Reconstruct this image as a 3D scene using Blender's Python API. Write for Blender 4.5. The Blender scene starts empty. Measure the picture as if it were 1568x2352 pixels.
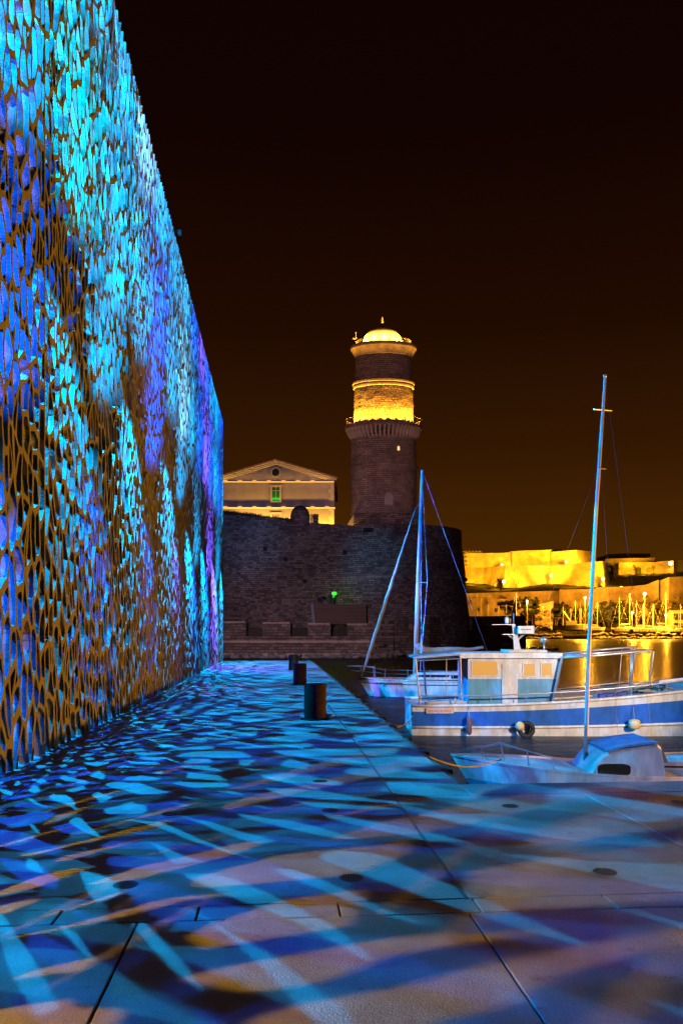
import bpy, math, random
from mathutils import Vector, noise
random.seed(7)
R = math.radians
C = bpy.context.scene.collection
SC = bpy.context.scene

# ------------------------------------------------------------------ camera, sky, exposure
F = 1829.0            # focal length in photo pixels (photo taken as 1568 x 2352)
H = 1.6               # eye height above the quay
WATER = -1.6
TH = R(4.63)          # the quay runs this much to the left of the view axis
cam = bpy.data.cameras.new('camera')
cam.sensor_fit = 'HORIZONTAL'; cam.sensor_width = 24; cam.lens = 28
cam.shift_y = 277 / 1568
cam.clip_start = 0.1; cam.clip_end = 4000
camo = bpy.data.objects.new('camera', cam); C.objects.link(camo)
camo.location = (0, 0, H); camo.rotation_euler = (R(90), 0, 0)
SC.camera = camo
SC.view_settings.view_transform = 'Standard'; SC.view_settings.look = 'None'
SC.view_settings.exposure = 0; SC.view_settings.gamma = 1
SC.cycles.use_denoising = True
SC.cycles.use_adaptive_sampling = False
SC.cycles.max_bounces = 6; SC.cycles.diffuse_bounces = 0; SC.cycles.glossy_bounces = 3
SC.cycles.sample_clamp_indirect = 4

w = bpy.data.worlds.new('World'); SC.world = w; w.use_nodes = True
nt = w.node_tree; nt.nodes.clear()
wo = nt.nodes.new('ShaderNodeOutputWorld'); bg = nt.nodes.new('ShaderNodeBackground')
tc = nt.nodes.new('ShaderNodeTexCoord'); sx = nt.nodes.new('ShaderNodeSeparateXYZ')
mr = nt.nodes.new('ShaderNodeMapRange'); cr = nt.nodes.new('ShaderNodeValToRGB')
nt.links.new(tc.outputs['Generated'], sx.inputs[0]); nt.links.new(sx.outputs['Z'], mr.inputs['Value'])
mr.inputs['From Min'].default_value = 0.0; mr.inputs['From Max'].default_value = 0.7
e = cr.color_ramp.elements     # night sky lit from below by the town's sodium lamps
e[0].position = 0.0; e[0].color = (0.085, 0.028, 0.0012, 1)
e[1].position = 1.0; e[1].color = (0.0042, 0.0007, 0.0005, 1)
for p, c in ((0.13, (0.062, 0.0195, 0.0010, 1)), (0.30, (0.032, 0.0090, 0.0008, 1)), (0.50, (0.0145, 0.0034, 0.0006, 1)), (0.75, (0.0060, 0.0012, 0.0005, 1))):
    n = e.new(p); n.color = c
nt.links.new(mr.outputs[0], cr.inputs[0]); nt.links.new(cr.outputs[0], bg.inputs['Color'])
bg.inputs['Strength'].default_value = 1.05
nt.links.new(bg.outputs[0], wo.inputs['Surface'])

# ------------------------------------------------------------------ helpers
def at(px, py, Y):                       # a photo pixel and its distance give a point
    return Vector(((px - 784) / F * Y, Y, H - (py - 1453) / F * Y))
def pz(py, Y): return H - (py - 1453) / F * Y
def pxx(px, Y): return (px - 784) / F * Y
CT, ST = math.cos(TH), math.sin(TH)
def W(s, l, z=0.0):                      # along-the-quay frame: s to the right of the eye, l ahead along the quay
    return Vector((s * CT - l * ST, l * CT + s * ST, z))

ORG = {}
def empty(name, loc, label=None, cat=None, group=None):
    o = bpy.data.objects.new(name, None); C.objects.link(o)
    o.location = loc; o.empty_display_size = 0.3
    ORG[o.name] = Vector(loc)
    tag(o, label, cat, group)
    return o
def tag(o, label=None, cat=None, group=None, kind=None):
    if label: o['label'] = label
    if cat: o['category'] = cat
    if group: o['group'] = group
    if kind: o['kind'] = kind
    return o

class MB:
    def __init__(s): s.v = []; s.f = []; s.mi = []
    def add(s, vs, fs, mi=0):
        b = len(s.v); s.v.extend([Vector(p) for p in vs])
        s.f.extend([tuple(i + b for i in f) for f in fs]); s.mi.extend([mi] * len(fs)); return s
    def box(s, a, b, mi=0, fr=None):
        x0, y0, z0 = a; x1, y1, z1 = b
        vs = [(x0,y0,z0),(x1,y0,z0),(x1,y1,z0),(x0,y1,z0),(x0,y0,z1),(x1,y0,z1),(x1,y1,z1),(x0,y1,z1)]
        if fr: vs = [fr(*p) for p in vs]
        return s.add(vs, [(3,2,1,0),(4,5,6,7),(0,1,5,4),(1,2,6,5),(2,3,7,6),(3,0,4,7)], mi)
    def hexa(s, vs, mi=0):
        return s.add(vs, [(3,2,1,0),(4,5,6,7),(0,1,5,4),(1,2,6,5),(2,3,7,6),(3,0,4,7)], mi)
    def tube(s, pts, r, n=8, mi=0, cap=True):
        pts = [Vector(p) for p in pts]
        if not hasattr(r, '__len__'): r = [r] * len(pts)
        vs = []; up = None
        for i, p in enumerate(pts):
            d = (pts[min(i+1, len(pts)-1)] - pts[max(i-1, 0)])
            d = d.normalized() if d.length > 1e-9 else Vector((0,0,1))
            if up is None:
                a = Vector((0,0,1)) if abs(d.z) < 0.9 else Vector((1,0,0)); up = d.cross(a).normalized()
            else:
                up = (up - d * up.dot(d)); up = up.normalized() if up.length > 1e-6 else d.orthogonal().normalized()
            q = d.cross(up)
            for k in range(n):
                t = 2 * math.pi * k / n
                vs.append(p + (up * math.cos(t) + q * math.sin(t)) * r[i])
        fs = []
        for i in range(len(pts)-1):
            for k in range(n):
                a = i*n+k; b = i*n+(k+1) % n
                fs.append((a, b, b+n, a+n))
        if cap:
            fs.append(tuple(range(n-1, -1, -1))); fs.append(tuple(range((len(pts)-1)*n, len(pts)*n)))
        return s.add(vs, fs, mi)
    def lathe(s, prof, c, n=32, mi=0, a0=0, a1=2*math.pi, sy=1.0, capb=False, capt=True):
        full = abs(a1-a0-2*math.pi) < 1e-6; m = n if full else n+1
        vs = []; 
        for r, z in prof:
            for k in range(m):
                t = a0 + (a1-a0)*k/n
                vs.append(Vector((c[0]+r*math.cos(t), c[1]+r*math.sin(t)*sy, c[2]+z)))
        fs = []
        for i in range(len(prof)-1):
            for k in range(n):
                a = i*m+k; b = i*m+(k+1) % m
                fs.append((a, b, b+m, a+m))
        if full and capt: fs.append(tuple(range((len(prof)-1)*m, len(prof)*m)))
        if full and capb: fs.append(tuple(range(m-1, -1, -1)))
        return s.add(vs, fs, mi)
    def prism(s, poly, d, mi=0):         # poly: 3D points in order, d: extrusion vector
        n = len(poly); d = Vector(d); poly = [Vector(p) for p in poly]
        vs = poly + [p + d for p in poly]
        fs = [tuple(range(n-1, -1, -1)), tuple(range(n, 2*n))] + [(i, (i+1) % n, n+(i+1) % n, n+i) for i in range(n)]
        return s.add(vs, fs, mi)
    def grid(s, rows, mi=0, closed=False):
        n = len(rows[0]); vs = [p for r in rows for p in r]; fs = []
        for i in range(len(rows)-1):
            for k in range(n if closed else n-1):
                a = i*n+k; b = i*n+(k+1) % n
                fs.append((a, b, b+n, a+n))
        return s.add(vs, fs, mi)
    def build(s, name, mats, parent=None, smooth=False, auto=None):
        if not isinstance(mats, (list, tuple)): mats = [mats]
        if parent is not None: o0 = ORG[parent.name]
        else:
            xs = [p.x for p in s.v]; ys = [p.y for p in s.v]; zs = [p.z for p in s.v]
            o0 = Vector(((min(xs)+max(xs))/2, (min(ys)+max(ys))/2, min(zs)))
        me = bpy.data.meshes.new(name)
        me.from_pydata([tuple(p - o0) for p in s.v], [], s.f)
        for m in mats: me.materials.append(m)
        if len(mats) > 1: me.polygons.foreach_set('material_index', s.mi)
        if smooth: me.polygons.foreach_set('use_smooth', [True]*len(me.polygons))
        me.update(); 
        o = bpy.data.objects.new(name, me); C.objects.link(o)
        if smooth and auto: 
            me.set_sharp_from_angle(angle=R(auto))
        if parent is not None: o.parent = parent
        else: o.location = o0
        ORG[o.name] = o0
        return o
def fixn(o):                             # make the normals point outwards
    import bmesh
    bm = bmesh.new(); bm.from_mesh(o.data); bmesh.ops.recalc_face_normals(bm, faces=bm.faces); bm.to_mesh(o.data); bm.free(); return o
def copy_tree(o, parent=None):
    c = o.copy(); C.objects.link(c); ORG[c.name] = ORG.get(o.name, Vector((0,0,0)))
    if parent is not None: c.parent = parent
    for ch in list(o.children): copy_tree(ch, c)
    return c

MATS = {}
def mat(name, col, rough=0.7, var=0.0, scale=3.0, bump=0.0, bscale=None, metal=0.0, emit=None, es=0.0, col2=None, spec=0.5, stretch=None, detail=6):
    if name in MATS: return MATS[name]
    m = bpy.data.materials.new(name); m.use_nodes = True; nt = m.node_tree
    b = nt.nodes['Principled BSDF']; b.inputs['Roughness'].default_value = rough
    b.inputs['Metallic'].default_value = metal; b.inputs['Specular IOR Level'].default_value = spec
    b.inputs['Base Color'].default_value = (*col, 1)
    tc = nt.nodes.new('ShaderNodeTexCoord'); mp = nt.nodes.new('ShaderNodeMapping')
    nt.links.new(tc.outputs['Object'], mp.inputs[0])
    if stretch: mp.inputs['Scale'].default_value = stretch
    if var or col2:
        n = nt.nodes.new('ShaderNodeTexNoise'); n.inputs['Scale'].default_value = scale; n.inputs['Detail'].default_value = detail
        n.inputs['Roughness'].default_value = 0.65
        nt.links.new(mp.outputs[0], n.inputs['Vector'])
        r = nt.nodes.new('ShaderNodeValToRGB'); r.color_ramp.elements[0].position = 0.32; r.color_ramp.elements[1].position = 0.68
        c2 = col2 or tuple(min(1, c*(1+var)) for c in col)
        c1 = col if col2 else tuple(c*(1-var) for c in col)
        r.color_ramp.elements[0].color = (*c1, 1); r.color_ramp.elements[1].color = (*c2, 1)
        nt.links.new(n.outputs['Fac'], r.inputs[0]); nt.links.new(r.outputs[0], b.inputs['Base Color'])
    if bump:
        n2 = nt.nodes.new('ShaderNodeTexNoise'); n2.inputs['Scale'].default_value = bscale or scale*4; n2.inputs['Detail'].default_value = 8
        nt.links.new(mp.outputs[0], n2.inputs['Vector'])
        bp = nt.nodes.new('ShaderNodeBump'); bp.inputs['Strength'].default_value = bump; bp.inputs['Distance'].default_value = 0.05
        nt.links.new(n2.outputs['Fac'], bp.inputs['Height']); nt.links.new(bp.outputs[0], b.inputs['Normal'])
    if emit:
        b.inputs['Emission Color'].default_value = (*emit, 1); b.inputs['Emission Strength'].default_value = es
    MATS[name] = m; return m

def mat_stone(name, col, col2, bw, bh, mortar, bump=0.6, dist=0.03, rot=None, noise_s=0.25, blotch=0.5, msize=0.025):
    """coursed stone: brick texture in (along, up) with stained blocks"""
    m = bpy.data.materials.new(name); m.use_nodes = True; nt = m.node_tree; b = nt.nodes['Principled BSDF']
    b.inputs['Roughness'].default_value = 1.05; b.inputs['Specular IOR Level'].default_value = 0.2
    tc = nt.nodes.new('ShaderNodeTexCoord'); sp = nt.nodes.new('ShaderNodeSeparateXYZ'); cb = nt.nodes.new('ShaderNodeCombineXYZ')
    nt.links.new(tc.outputs['Object'], sp.inputs[0])
    ad = nt.nodes.new('ShaderNodeMath'); ad.operation = 'MULTIPLY_ADD'; ad.inputs[1].default_value = 0.7
    nt.links.new(sp.outputs['Y'], ad.inputs[0]); nt.links.new(sp.outputs['X'], ad.inputs[2])
    nt.links.new(ad.outputs[0], cb.inputs[0]); nt.links.new(sp.outputs['Z'], cb.inputs[1])
    nz0 = nt.nodes.new('ShaderNodeTexNoise'); nz0.inputs['Scale'].default_value = 1.2
    nt.links.new(cb.outputs[0], nz0.inputs['Vector'])
    mx0 = nt.nodes.new('ShaderNodeVectorMath'); mx0.operation = 'MULTIPLY_ADD'; mx0.inputs[1].default_value = (0.12, 0.12, 0)
    nt.links.new(nz0.outputs['Color'], mx0.inputs[0]); nt.links.new(cb.outputs[0], mx0.inputs[2])
    br = nt.nodes.new('ShaderNodeTexBrick'); br.inputs['Scale'].default_value = 1.0
    br.inputs['Brick Width'].default_value = bw; br.inputs['Row Height'].default_value = bh
    br.inputs['Mortar Size'].default_value = msize; br.inputs['Mortar Smooth'].default_value = 0.4; br.inputs['Bias'].default_value = 0.0
    br.inputs['Color1'].default_value = (*col, 1); br.inputs['Color2'].default_value = (*col2, 1); br.inputs['Mortar'].default_value = (*mortar, 1)
    br.offset = 0.5; br.squash = 0.7; br.squash_frequency = 3
    nt.links.new(mx0.outputs[0], br.inputs['Vector'])
    n1 = nt.nodes.new('ShaderNodeTexNoise'); n1.inputs['Scale'].default_value = noise_s; n1.inputs['Detail'].default_value = 8; n1.inputs['Roughness'].default_value = 0.7
    nt.links.new(tc.outputs['Object'], n1.inputs['Vector'])
    mr = nt.nodes.new('ShaderNodeMapRange'); mr.inputs['From Min'].default_value = 0.3; mr.inputs['From Max'].default_value = 0.7
    mr.inputs['To Min'].default_value = 1-blotch; mr.inputs['To Max'].default_value = 1.0 + blotch*0.5
    nt.links.new(n1.outputs['Fac'], mr.inputs[0])
    mul = nt.nodes.new('ShaderNodeVectorMath'); mul.operation = 'SCALE'
    nt.links.new(br.outputs['Color'], mul.inputs[0]); nt.links.new(mr.outputs[0], mul.inputs['Scale'])
    nt.links.new(mul.outputs[0], b.inputs['Base Color'])
    n2 = nt.nodes.new('ShaderNodeTexNoise'); n2.inputs['Scale'].default_value = 3.0; n2.inputs['Detail'].default_value = 8
    nt.links.new(tc.outputs['Object'], n2.inputs['Vector'])
    sb = nt.nodes.new('ShaderNodeMath'); sb.operation = 'SUBTRACT'
    nt.links.new(n2.outputs['Fac'], sb.inputs[0]); nt.links.new(br.outputs['Fac'], sb.inputs[1])
    bp = nt.nodes.new('ShaderNodeBump'); bp.inputs['Strength'].default_value = bump; bp.inputs['Distance'].default_value = dist
    nt.links.new(sb.outputs[0], bp.inputs['Height']); nt.links.new(bp.outputs[0], b.inputs['Normal'])
    MATS[name] = m; return m

def lamp(name, loc, energy, col, r=0.05, typ='POINT', to=None, angle=140, blend=0.5, size=1.0, sy=None):
    d = bpy.data.lights.new(name, typ); d.energy = energy; d.color = col
    if typ in ('POINT', 'SPOT'): d.shadow_soft_size = r
    if typ == 'SPOT': d.spot_size = R(angle); d.spot_blend = blend
    if typ == 'AREA':
        d.size = size
        if sy: d.shape = 'RECTANGLE'; d.size_y = sy
    o = bpy.data.objects.new(name, d); C.objects.link(o); o.location = loc
    if to is not None: o.rotation_euler = (Vector(to) - Vector(loc)).to_track_quat('-Z', 'Y').to_euler()
    return o
SODIUM = (1.0, 0.44, 0.03)
YEL = (1.0, 0.60, 0.04)
# ------------------------------------------------------------------ the museum: concrete lace screen on the left
WS = -3.04            # lateral place of the screen's front face
L0, L1, TOP = -5.0, 45.4, 13.55
TK = 0.10            # thickness of the lace
PW = 3.15             # panel width
AN = 2.25             # how much taller than wide the cells are
rng = random.Random(11)
sites = []; SP = []
npan = int(math.ceil((L1 - L0) / PW))
for pi in range(npan):
    pa, pb = L0 + pi*PW, min(L1, L0 + (pi+1)*PW)
    for (za, zb) in ((0, 4.6), (4.6, 9.1), (9.1, TOP)):
        cw = rng.uniform(0.19, 0.25) * (1.0 if pa < 30 else 1.15)
        if 14 < pa < 20 and za < 5: cw *= 0.85
        nx = max(1, round((pb-pa)/cw)); nz = max(1, round((zb-za)/(cw*AN)))
        dx = (pb-pa)/nx; dz = (zb-za)/nz
        for i in range(nx):
            zo = rng.uniform(-0.5, 0.5)
            for k in range(nz):
                if rng.random() < 0.10: continue
                x = min(pb-0.02, max(pa+0.02, pa + (i+0.5+rng.uniform(-0.55, 0.55)*(0.6 if i in (0, nx-1) else 1))*dx))
                z = za + (k+0.5+zo+rng.uniform(-0.5, 0.5))*dz
                if z < za+0.02 or z > zb-0.02: z = za+0.02 + (z-za-0.02) % (zb-za-0.04)
                sites.append((x, z)); SP.append((pi, za, zb, pa, pb))
                if rng.random() < 0.13:
                    x2 = x + rng.choice((-1, 1))*rng.uniform(0.06, 0.11); z2 = z + rng.uniform(-0.1, 0.1)
                    if pa+0.04 < x2 < pb-0.04 and za+0.02 < z2 < zb-0.02: sites.append((x2, z2)); SP.append((pi, za, zb, pa, pb))
B = {}; bs = 0.5
for i, (x, z) in enumerate(sites): B.setdefault((int(x//bs), int(z/AN//bs)), []).append(i)
def clip(poly, nx, nz, c):
    out = []; n = len(poly)
    for i in range(n):
        p = poly[i]; q = poly[(i+1) % n]
        dp = nx*p[0]+nz*p[1]-c; dq = nx*q[0]+nz*q[1]-c
        if dp <= 0: out.append(p)
        if (dp < 0 < dq) or (dq < 0 < dp):
            t = dp/(dp-dq); out.append((p[0]+(q[0]-p[0])*t, p[1]+(q[1]-p[1])*t))
    return out
def warp(x, z):
    u = 0.030*math.sin(3.1*z+1.7*x+0.6*math.sin(2.3*x)) + 0.018*math.sin(7.7*z-4.1*x) + 0.010*math.sin(15.3*z+11*x)
    v = 0.045*math.sin(3.7*x-1.3*z) + 0.03*math.sin(9.1*x+2.9*z) + 0.014*math.sin(19*x-7*z)
    k = (x-L0) % PW; e = min(1, k/0.25, (PW-k)/0.25, (L1-x)/0.25); g = min(1, z/0.15, (TOP-z)/0.2)
    return x+u*max(0, e), z+v*max(0, g)
def subdiv(poly, m):
    out = []
    for i in range(len(poly)):
        p = poly[i]; q = poly[(i+1) % len(poly)]
        k = max(1, int(math.ceil(math.hypot(q[0]-p[0], q[1]-p[1])/m)))
        for j in range(k): out.append((p[0]+(q[0]-p[0])*j/k, p[1]+(q[1]-p[1])*j/k))
    return out
panels = {}
def wmap(x, z, d): return W(WS - d, x, z)
for i, (x, z) in enumerate(sites):
    bx, bz = int(x//bs), int(z/AN//bs); cand = []
    for a in (-2, -1, 0, 1, 2):
        for b_ in (-2, -1, 0, 1, 2):
            for j in B.get((bx+a, bz+b_), ()):
                if j != i and SP[j][0] == SP[i][0]:
                    dx_, dz_ = sites[j][0]-x, (sites[j][1]-z)/AN
                    cand.append((dx_*dx_+dz_*dz_, j))
    cand.sort(); cand = cand[:22]
    _, za, zb, pa, pb = SP[i]; z_a, za, zb = za, 0, TOP; g_ = 0.004; h0 = 0 if za == 0 else g_; h1 = 0 if zb == TOP else g_
    outer = [(pa+g_, za+h0), (pb-g_, za+h0), (pb-g_, zb-h1), (pa+g_, zb-h1)]
    m0 = 0 if za == 0 else 0.026; m1 = 0 if zb == TOP else 0.026
    inner = [(pa+0.026, za+m0), (pb-0.026, za+m0), (pb-0.026, zb-m1), (pa+0.026, zb-m1)]
    for d2, j in cand:
        sj = sites[j]
        nx, nz = sj[0]-x, (sj[1]-z)/AN/AN
        L = math.hypot(nx, nz); nx /= L; nz /= L
        c = nx*(x+sj[0])/2 + nz*(z+sj[1])/2
        outer = clip(outer, nx, nz, c)
        key = (min(i, j)*7919 + max(i, j)*104729) % 1000 / 1000.0
        low = max(0.0, 1 - z/4.0)
        hw = 0.017 + 0.020*key*key + 0.012*abs(nz) + 0.007*low
        # struts thicken at panel seams
        inner = clip(inner, nx, nz, c-hw) if inner else inner
    if len(outer) < 3: continue
    ok = len(inner) >= 3
    if ok:
        ar = 0.5*abs(sum(inner[k][0]*inner[(k+1) % len(inner)][1]-inner[(k+1) % len(inner)][0]*inner[k][1] for k in range(len(inner))))
        if ar < 0.0012: ok = False
    pid = (SP[i][0], 0 if z_a == 0 else (1 if z_a < 5 else 2))
    P = panels.setdefault(pid, MB())
    outs = subdiv(outer, 0.11)
    if not ok:
        o1 = [wmap(*warp(*p), 0) for p in outs]; o2 = [wmap(*warp(*p), TK) for p in outs]; n = len(outs)
        P.add(o1, [tuple(range(n-1, -1, -1))]); P.add(o2, [tuple(range(n))]); continue
    # round the corners of the opening
    rr = []; n = len(inner)
    for k in range(n):
        p = inner[k]; a = inner[k-1]; b_ = inner[(k+1) % n]
        def toward(p, q, mx):
            d = math.hypot(q[0]-p[0], q[1]-p[1]); t = min(mx, d*0.3)/max(d, 1e-9); return (p[0]+(q[0]-p[0])*t, p[1]+(q[1]-p[1])*t)
        if (p[1] < 1e-6 or p[1] > TOP-1e-6): rr.append(p); continue
        m = 0.03 + 0.03*((i*31+k*17) % 10)/10
        q1 = toward(p, a, m); q2 = toward(p, b_, m)
        mid = ((q1[0]+q2[0])/4+p[0]/2, (q1[1]+q2[1])/4+p[1]/2)
        rr += [q1, mid, q2]
    inn = subdiv(rr, 0.13)
    cx = sum(p[0] for p in inner)/n; cz = sum(p[1] for p in inner)/n
    def ang(p): return math.atan2((p[1]-cz)/AN, p[0]-cx)
    def start(pl):
        a = [ang(p) for p in pl]; k = a.index(min(a)); return pl[k:]+pl[:k], a[k:]+a[:k]
    inn, ai = start(inn); outs, ao = start(outs)
    no, ni = len(outs), len(inn)
    vo = [warp(*p) for p in outs]; vi = [warp(*p) for p in inn]
    cr_ = random.Random(i*13+5); sl, sz_ = cr_.uniform(-.022, .022), cr_.uniform(-.03, .03)
    def back(p):                         # the openings are not cut square: every reveal has its own slant
        e_ = 0 if (p[1] < 0.03 or p[1] > TOP-0.03) else 1
        return (p[0]+(sl+cr_.uniform(-.012, .012))*e_, p[1]+(sz_+cr_.uniform(-.02, .02))*e_)
    vs = [wmap(*p, 0) for p in vo] + [wmap(*p, 0) for p in vi] + [wmap(*p, TK) for p in vo] + [wmap(*back(p), TK) for p in vi]
    fs = []; a = b_ = 0
    while a < no or b_ < ni:
        na = ao[a+1] if a+1 < no else (ao[0]+2*math.pi if a < no else 99)
        nb = ai[b_+1] if b_+1 < ni else (ai[0]+2*math.pi if b_ < ni else 99)
        if a < no and (na <= nb or b_ >= ni):
            t = (a % no, (a+1) % no, no+b_ % ni); a += 1
        else:
            t = (a % no, no+(b_+1) % ni, no+b_ % ni); b_ += 1
        fs.append((t[2], t[1], t[0])); o2 = no+ni; fs.append((t[0]+o2, t[1]+o2, t[2]+o2))
    for k in range(ni):
        k2 = (k+1) % ni
        if inn[k][1] < 1e-6 and inn[k2][1] < 1e-6: continue
        if inn[k][1] > TOP-1e-6 and inn[k2][1] > TOP-1e-6: continue
        fs.append((no+k, no+k2, no+k2+no+ni, no+k+no+ni))
    P.add(vs, fs)

m_lace = mat('lace_concrete', (0.14, 0.134, 0.128), 0.75, var=0.22, scale=5, bump=0.25, bscale=40)
m_inner = mat('inner_concrete', (0.12, 0.12, 0.12), 0.8, var=0.2, scale=1.5, bump=0.2, bscale=12)
m_glass = mat('dark_glazing', (0.008, 0.009, 0.012), 0.15, var=0.3, scale=0.8)
m_steel = mat('grey_steel', (0.25, 0.25, 0.26), 0.45, metal=0.7, var=0.2, scale=6)
m_dark = mat('dark_metal', (0.03, 0.03, 0.032), 0.5, metal=0.4)
museum = empty('museum_building', W(WS-3, 20, 0), 'tall museum wall of dark concrete lace lit blue and cyan from inside, along the quay', 'building')
for pid in sorted(panels): 
    o = panels[pid].build('lattice_panel', m_lace, museum)
# rooms behind: inner glazed wall, walkways, posts
mb = MB(); mb.box((WS-2.75, L0, 0), (WS-14, L1-0.4, TOP-0.5), fr=W); fixn(mb.build('inner_wall', m_glass, museum))
for z in (5.15, 9.45):
    mb = MB(); mb.box((WS-2.05, L0, z), (WS-2.70, L1-0.5, z+0.16), fr=W); fixn(mb.build('walkway', m_inner, museum))
for k in range(12):
    l = 1.2 + k*4.0
    mb = MB(); mb.box((WS-2.40, l, 0.0), (WS-2.62, l+0.22, 5.13), fr=W); mb.box((WS-2.40, l, 5.32), (WS-2.62, l+0.22, 9.44), fr=W); mb.box((WS-2.40, l, 9.62), (WS-2.62, l+0.22, TOP-0.3), fr=W)
    fixn(mb.build('post', m_inner, museum))
CY = (0.0, 0.42, 1.0); BL = (0.0, 0.10, 1.0); VI = (0.16, 0.10, 1.0); TE = (0.0, 0.55, 0.80); IC = (0.18, 0.60, 1.0)
LL = [  # along, height, colour, power
]
r2 = random.Random(5)
l = -2.9; k = 0
pal1 = [BL, BL, CY, CY, BL, CY, CY, CY, BL, CY, CY, CY, CY, CY, VI, VI, CY, CY]
pal2 = [CY, BL, VI, IC, CY, TE, CY, CY, BL, CY, IC, CY, BL, VI, BL, CY, BL, CY]
pal3 = [TE, TE, BL, CY, BL, CY, CY, IC, CY, CY, CY, BL, VI, BL, CY, CY, BL, BL]
while l < L1-1:
    for lev, z in enumerate(((6.1 if 10 < l < 26 else 4.55), 8.75, 12.7)):
        c = (pal1, pal2, pal3)[lev][k % len(pal1)]
        LL.append((l + lev*0.9 + r2.uniform(-.2, .2), z, c, (1.0, 1.35, 1.2)[lev]))
    l += 2.7; k += 1
KP = 2600
for k_, (l, z, c, p) in enumerate(((-1.6, 3.3, VI, 0.35), (1.2, 4.0, BL, 0.6), (3.9, 3.6, BL, 1.0), (6.4, 5.3, CY, 1.2), (7.9, 3.4, BL, 1.5), (12.6, 4.1, BL, 1.7), (18.2, 3.9, BL, 1.6), (23.5, 4.3, VI, 1.6), (28.7, 3.9, BL, 2.2), (34.0, 4.1, BL, 2.6), (39.5, 4.0, CY, 3.0))):
    lamp('projector_light', W(WS-1.5, l, z), KP*p*(0.22 if l < 3 else (0.24 if l < 7 else 0.5)), c, r=0.014, typ='SPOT', to=W(0.8, l+0.4, 0.0), angle=100, blend=0.35)
    hb = MB(); hb.box((WS-1.56, l-0.1, z-0.07), (WS-1.74, l+0.1, z+0.1), fr=W); fixn(hb.build('projector', m_dark, museum))
fix = MB(); 
for li, (l, z, c, p) in enumerate(LL):
    lev = li % 3
    base = W(WS-1.75, l, z); strong = lev == 0 and (li//3) % 2 == 1
    if lev == 0 and not strong: lev = 1; p = 1.2
    if strong: p = 3.3 if l < 22 else 3.8
    near = min(1.0, 0.12 + max(0, (l)/12.0)) if l > 3.4 else 0.03; p *= 1.25 if 4 < l < 22 and lev else 1
    if strong: near = min(1.0, 0.05 + max(0, l-4.5)/9.0)
    if strong: lamp('projector_light', base, KP*p*near*(1.5 if c in (BL, VI) else 1.0), c, r=0.012, typ='SPOT', to=W(0.6, l+0.25, 0.3), angle=112, blend=0.35)
    else: lamp('projector_light', base, KP*p*near*(1.5 if c in (BL, VI) else 1.0), c, r=0.012, typ='SPOT', to=W(WS+0.6, l+0.15, z+(2.2 if li % 3 == 0 else 1.2)), angle=134, blend=0.4)
    hb = MB(); hb.box((WS-1.80, l-0.12, z-0.07), (WS-2.02, l+0.12, z+0.12), fr=W); fixn(hb.build('projector', m_dark, museum))
mb = MB(); mb.box((WS+0.02, 23.7, 13.38), (WS+0.138, 23.75, 13.42), fr=W); mb.box((WS+0.14, 23.66, 13.32), (WS+0.24, 23.80, 13.42), fr=W); fixn(mb.build('roof_projector', m_dark, museum))
for px_, py_, Y_, pw_, an_ in ((990, 1585, 39, 34000, 9), (1400, 1740, 16.5, 6000, 17), (1150, 1650, 25, 14000, 12)):
    lamp('roof_projector_light', W(WS+0.30, 23.74, 13.30), pw_, (0.0, 0.36, 1.0), r=0.05, typ='SPOT', to=at(px_, py_, Y_), angle=an_, blend=0.8)
# ------------------------------------------------------------------ quay
m_pave = mat('paving_concrete', (0.27, 0.255, 0.235), 0.62, var=0.22, scale=2.2, bump=0.35, bscale=90)
def add_speckle(m):
    nt = m.node_tree; b = nt.nodes['Principled BSDF']
    src = b.inputs['Base Color'].links[0].from_socket
    tc = nt.nodes.new('ShaderNodeTexCoord')
    n = nt.nodes.new('ShaderNodeTexNoise'); n.inputs['Scale'].default_value = 160; n.inputs['Detail'].default_value = 3
    nt.links.new(tc.outputs['Object'], n.inputs['Vector'])
    r = nt.nodes.new('ShaderNodeMapRange'); r.inputs['From Min'].default_value = 0.32; r.inputs['From Max'].default_value = 0.46; r.inputs['To Min'].default_value = 0.45; r.inputs['To Max'].default_value = 1.0
    nt.links.new(n.outputs['Fac'], r.inputs[0])
    n3 = nt.nodes.new('ShaderNodeTexNoise'); n3.inputs['Scale'].default_value = 7; n3.inputs['Detail'].default_value = 8; n3.inputs['Roughness'].default_value = 0.75
    nt.links.new(tc.outputs['Object'], n3.inputs['Vector'])
    r3 = nt.nodes.new('ShaderNodeMapRange'); r3.inputs['From Min'].default_value = 0.3; r3.inputs['From Max'].default_value = 0.42; r3.inputs['To Min'].default_value = 0.5; r3.inputs['To Max'].default_value = 1.0
    nt.links.new(n3.outputs['Fac'], r3.inputs[0])
    mm = nt.nodes.new('ShaderNodeMath'); mm.operation = 'MULTIPLY'; nt.links.new(r.outputs[0], mm.inputs[0]); nt.links.new(r3.outputs[0], mm.inputs[1])
    s = nt.nodes.new('ShaderNodeVectorMath'); s.operation = 'SCALE'
    nt.links.new(src, s.inputs[0]); nt.links.new(mm.outputs[0], s.inputs['Scale']); nt.links.new(s.outputs[0], b.inputs['Base Color'])
add_speckle(m_pave)
m_gap = mat('joint_dirt', (0.03, 0.028, 0.025), 0.95)
QE = 1.915; QF = 8.26; QL = 45.6
mb = MB(); g = 0.005
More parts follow.
